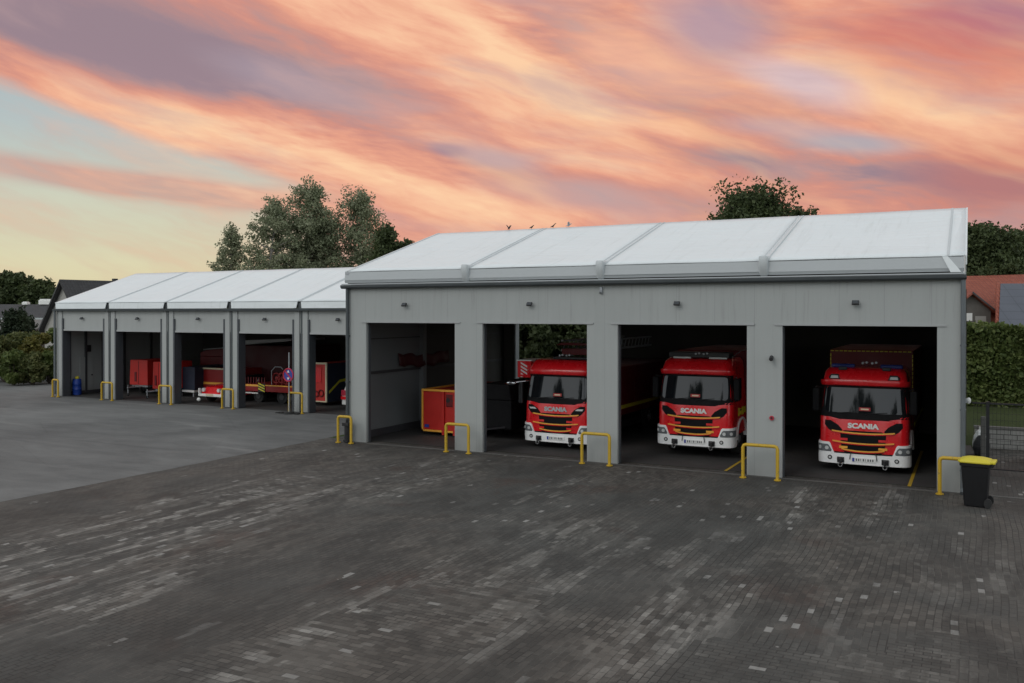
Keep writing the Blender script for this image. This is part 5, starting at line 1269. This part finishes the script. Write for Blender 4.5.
# local axes: gable plane along local X at y=0, ridge runs to +Y
apz = htop(279.5, 82); hw = 4.1; eave = apz-4.4; Lg = 9.5
b = MB(); b.prism([(-hw, 0, 0), (hw, 0, 0), (hw, 0, eave), (0, 0, apz-.15), (-hw, 0, eave)], (0, Lg, 0)); b.build('wall', M['plaster'], hs)
for s_ in (-1, 1): slab('roof_slope', [(0, -.5, apz), (0, Lg+.5, apz), (s_*(hw+.45), Lg+.5, eave-.48), (s_*(hw+.45), -.5, eave-.48)], .18, M['darktile'], hs)
b = MB(); b.box(-.5, .5, -.03, -.002, 3.3, 4.5); w_ = b.build('window', M['glassdull'], hs); b = MB(); b.box(-.58, .58, -.05, -.031, 4.5, 4.58); b.box(-.58, .58, -.08, -.031, 3.22, 3.3); b.build('frame', M['white'], w_)
b = MB(); b.box(-.2, .2, 4.6, 5.0, apz-.4, apz+.22); b.build('chimney', M['darktile'], hs)
# long grey roofed building far left
x, y = place(22, 112)
gb = thing('long_building', 'long low building with grey roof and white units along its ridge at the far left', 'building', (x, y, 0), R(YAW)); 
zt = htop(304, 112); ze = htop(318, 112)
b = MB(); b.box(-9, 4.5, .5, 9, 0, ze); b.build('wall', M['plaster'], gb)
slab('roof_slope', [(-9.2, .2, ze), (4.7, .2, ze), (4.7, 5, zt), (-9.2, 5, zt)], .15, M['darktile'], gb); slab('roof_slope', [(-9.2, 9.6, ze), (4.7, 9.6, ze), (4.7, 5, zt), (-9.2, 5, zt)], .15, M['darktile'], gb)
b = MB(); b.box(-9.3, 4.8, .05, .2, ze-.25, ze+.02); b.build('fascia', M['valance'], gb)
for k, (xa, xb, hh) in enumerate(((-.4, 1.2, .7), (1.35, 2.3, .75), (2.45, 3.6, .8), (-2.6, -1.9, .35))):
    b = MB(); b.box(xa, xb, 4.6, 5.4, zt-.05, zt+hh*.8); b.box(xa+.1, xb-.1, 4.7, 5.3, zt+hh*.8+.002, zt+hh); b.build('roof_unit', M['white'], gb, bevel=.08)
x, y = place(-2, 90); sh = thing('garden_shed', 'low grey shed roof with pale edge behind the bushes at the left edge', 'shed', (x, y, 0), R(YAW+10))
b = MB(); b.box(-5, 3.5, 0, 4, 0, 3.1); b.build('wall', M['greywood'], sh); slab('roof', [(-5.3, -.3, 3.1), (3.8, -.3, 3.1), (3.8, 4.2, 4.0), (-5.3, 4.2, 4.0)], .14, M['concrete'], sh)
# red-roofed house right
D2 = 70; k_ = D2/F
x, y = place(1000, D2)
rh = thing('red_roof_house', 'red tiled house with solar panels on its roof above the hedge at the right', 'house', (x, y, 0), R(YAW))
def lz(py, dy=0): return CH+(HY-py)/F*(D2+dy)
def lx(px, dy=0): return (px-512)/F*(D2+dy)-(1000-512)*k_
# rear main roof
b = MB(); b.box(lx(925), lx(1080), 5.0, 14, 0, lz(309, 5)-.15); b.build('wall', M['brick'], rh)
slab('roof_slope', [(lx(925, 4.5), 4.5, lz(311, 4.5)), (lx(1090, 4.5), 4.5, lz(311, 4.5)), (lx(1090, 9.5), 9.5, lz(272.5, 9.5)), (lx(948, 9.5), 9.5, lz(276.5, 9.5))], .2, M['redtile'], rh)
slab('roof_slope', [(lx(925, 4.5), 14.5, lz(311, 4.5)), (lx(1090, 4.5), 14.5, lz(311, 4.5)), (lx(1090, 9.5), 9.5, lz(272.5, 9.5)), (lx(948, 9.5), 9.5, lz(276.5, 9.5))], .2, M['redtile'], rh)
# front roof with solar panels, white-edged verge
z0, z1 = lz(332, -1), lz(281.5, 4.2)
slab('roof_slope', [(lx(996, -1), -1, z0), (lx(1100, -1), -1, z0), (lx(1100, 4.2), 4.2, z1), (lx(996.5, 4.2), 4.2, z1)], .22, M['redtile'], rh)
sdir = Vector((0, 5.2, z1-z0)).normalized(); nn_ = Vector((0, -(z1-z0), 5.2)).normalized()
slab('solar_array', [Vector((lx(1000.5, -1), -.7, z0+.3))+nn_*.09, Vector((lx(1095, -1), -.7, z0+.3))+nn_*.09, Vector((lx(1095, 3.9), 3.95, z1-.25))+nn_*.09, Vector((lx(1000.5, 3.9), 3.95, z1-.25))+nn_*.09], .05, M['solar'], rh)
b = MB(); b.box(lx(997.5), lx(1080), 0, 5., 0, z0+.2); b.build('wall', M['brick'], rh)
# side wing with gable to the front
gx = lx(971, 3); gw = 1.75; az2 = lz(292, 3); ez = lz(309.5, 3); 
b = MB(); b.prism([(gx-gw, 3.2, 0), (gx+gw, 3.2, 0), (gx+gw, 3.2, ez), (gx, 3.2, az2-.15), (gx-gw, 3.2, ez)], (0, 2.5, 0)); b.build('wall', M['greywood'], rh)
for s_ in (-1, 1): slab('roof_slope', [(gx, 2.7, az2), (gx, 8, az2), (gx+s_*(gw+.35), 8, ez-.2), (gx+s_*(gw+.35), 2.7, ez-.2)], .14, M['redtile'], rh)
b = MB(); b.prism([(gx-.06, 2.66, az2-.10), (gx+gw+.40, 2.66, ez-.36), (gx+gw+.40, 2.66, ez-.24), (gx, 2.66, az2+.03)], (0, .035, 0)); b.build('bargeboard', M['darkframe'], rh)
b = MB(); b.box(gx-.5, gx+.2, 3.17, 3.198, ez-.95, ez-.3); w_ = b.build('window', M['white'], rh); b = MB(); b.box(gx+.45, gx+1.35, 3.17, 3.198, ez-1.3, ez-.55); b.build('panel', M['plaster'], rh)

# ------------------------------------------------------------------ birds on the ridge
blb = ['bird with raised wings at the left of the row on the big roof ridge', 'crouching dark bird second from the left on the ridge', 'upright dark bird third from the left on the ridge', 'pale bird with spread wings at the right of the row on the ridge']
for k, (px, up, wings) in enumerate(((509, 1, 1), (531.5, 0, 0), (553, 1, 0), (568.5, 0, 1))):
    X = XY(px, RYR)
    bd = thing('perched_bird', blb[k], 'bird', (X, RYR, RZ+.03), R(20*k-30), 'birds perched on the ridge of the big roof')
    bd.scale = (.48, .48, .48); q = MB(); tilt = .10 if up else .03; rg = []
    path = [(-.24, .10-.4*tilt, .012), (-.14, .11, .035), (-.02, .13, .075), (.08, .16+tilt*.5, .075), (.14, .20+tilt, .045), (.19, .24+tilt, .045), (.23, .245+tilt, .035), (.26, .24+tilt, .010), (.30, .235+tilt, .003)]
    for (x_, z_, r_) in path: rg.append([(x_, r_*math.cos(2*math.pi*i/8), z_+r_*math.sin(2*math.pi*i/8)) for i in range(8)])
    q.loft(rg)
    for s_ in (-.03, .03): q.tube((.02, s_, -.01), (.02, s_, .10), .008, 5)
    if wings:
        for s_ in (-1, 1): q.prism([(-.08, s_*.05, .17), (.10, s_*.05, .18), (.06, s_*.22, .38), (-.06, s_*.26, .42)], (.0, 0, .012))
    q.build('body', M['steel'] if k == 3 else M['lamp'], bd, smooth=True)

# ------------------------------------------------------------------ trees across the yard, mirrored in the windscreens
src = make_tree('yard_tree', (-8, -24), 17., 9., 'dark', 'tall leafy tree across the yard, mirrored in the windscreen of the rightmost engine', 201, leaf=.3, dens=1.6, base=.15, shape='oval', nl=40, group='trees across the yard')
dup(src, (-22, -23, 0), 1., 'tall leafy tree across the yard, mirrored in the windscreen of the middle engine')
dup(src, (-36, -25, 0), 2., 'tall leafy tree across the yard, mirrored in the windscreen of the leftmost engine')
dup(src, (5, -26, 0), 3., 'tall leafy tree across the yard, on the side of the wheeled bin')
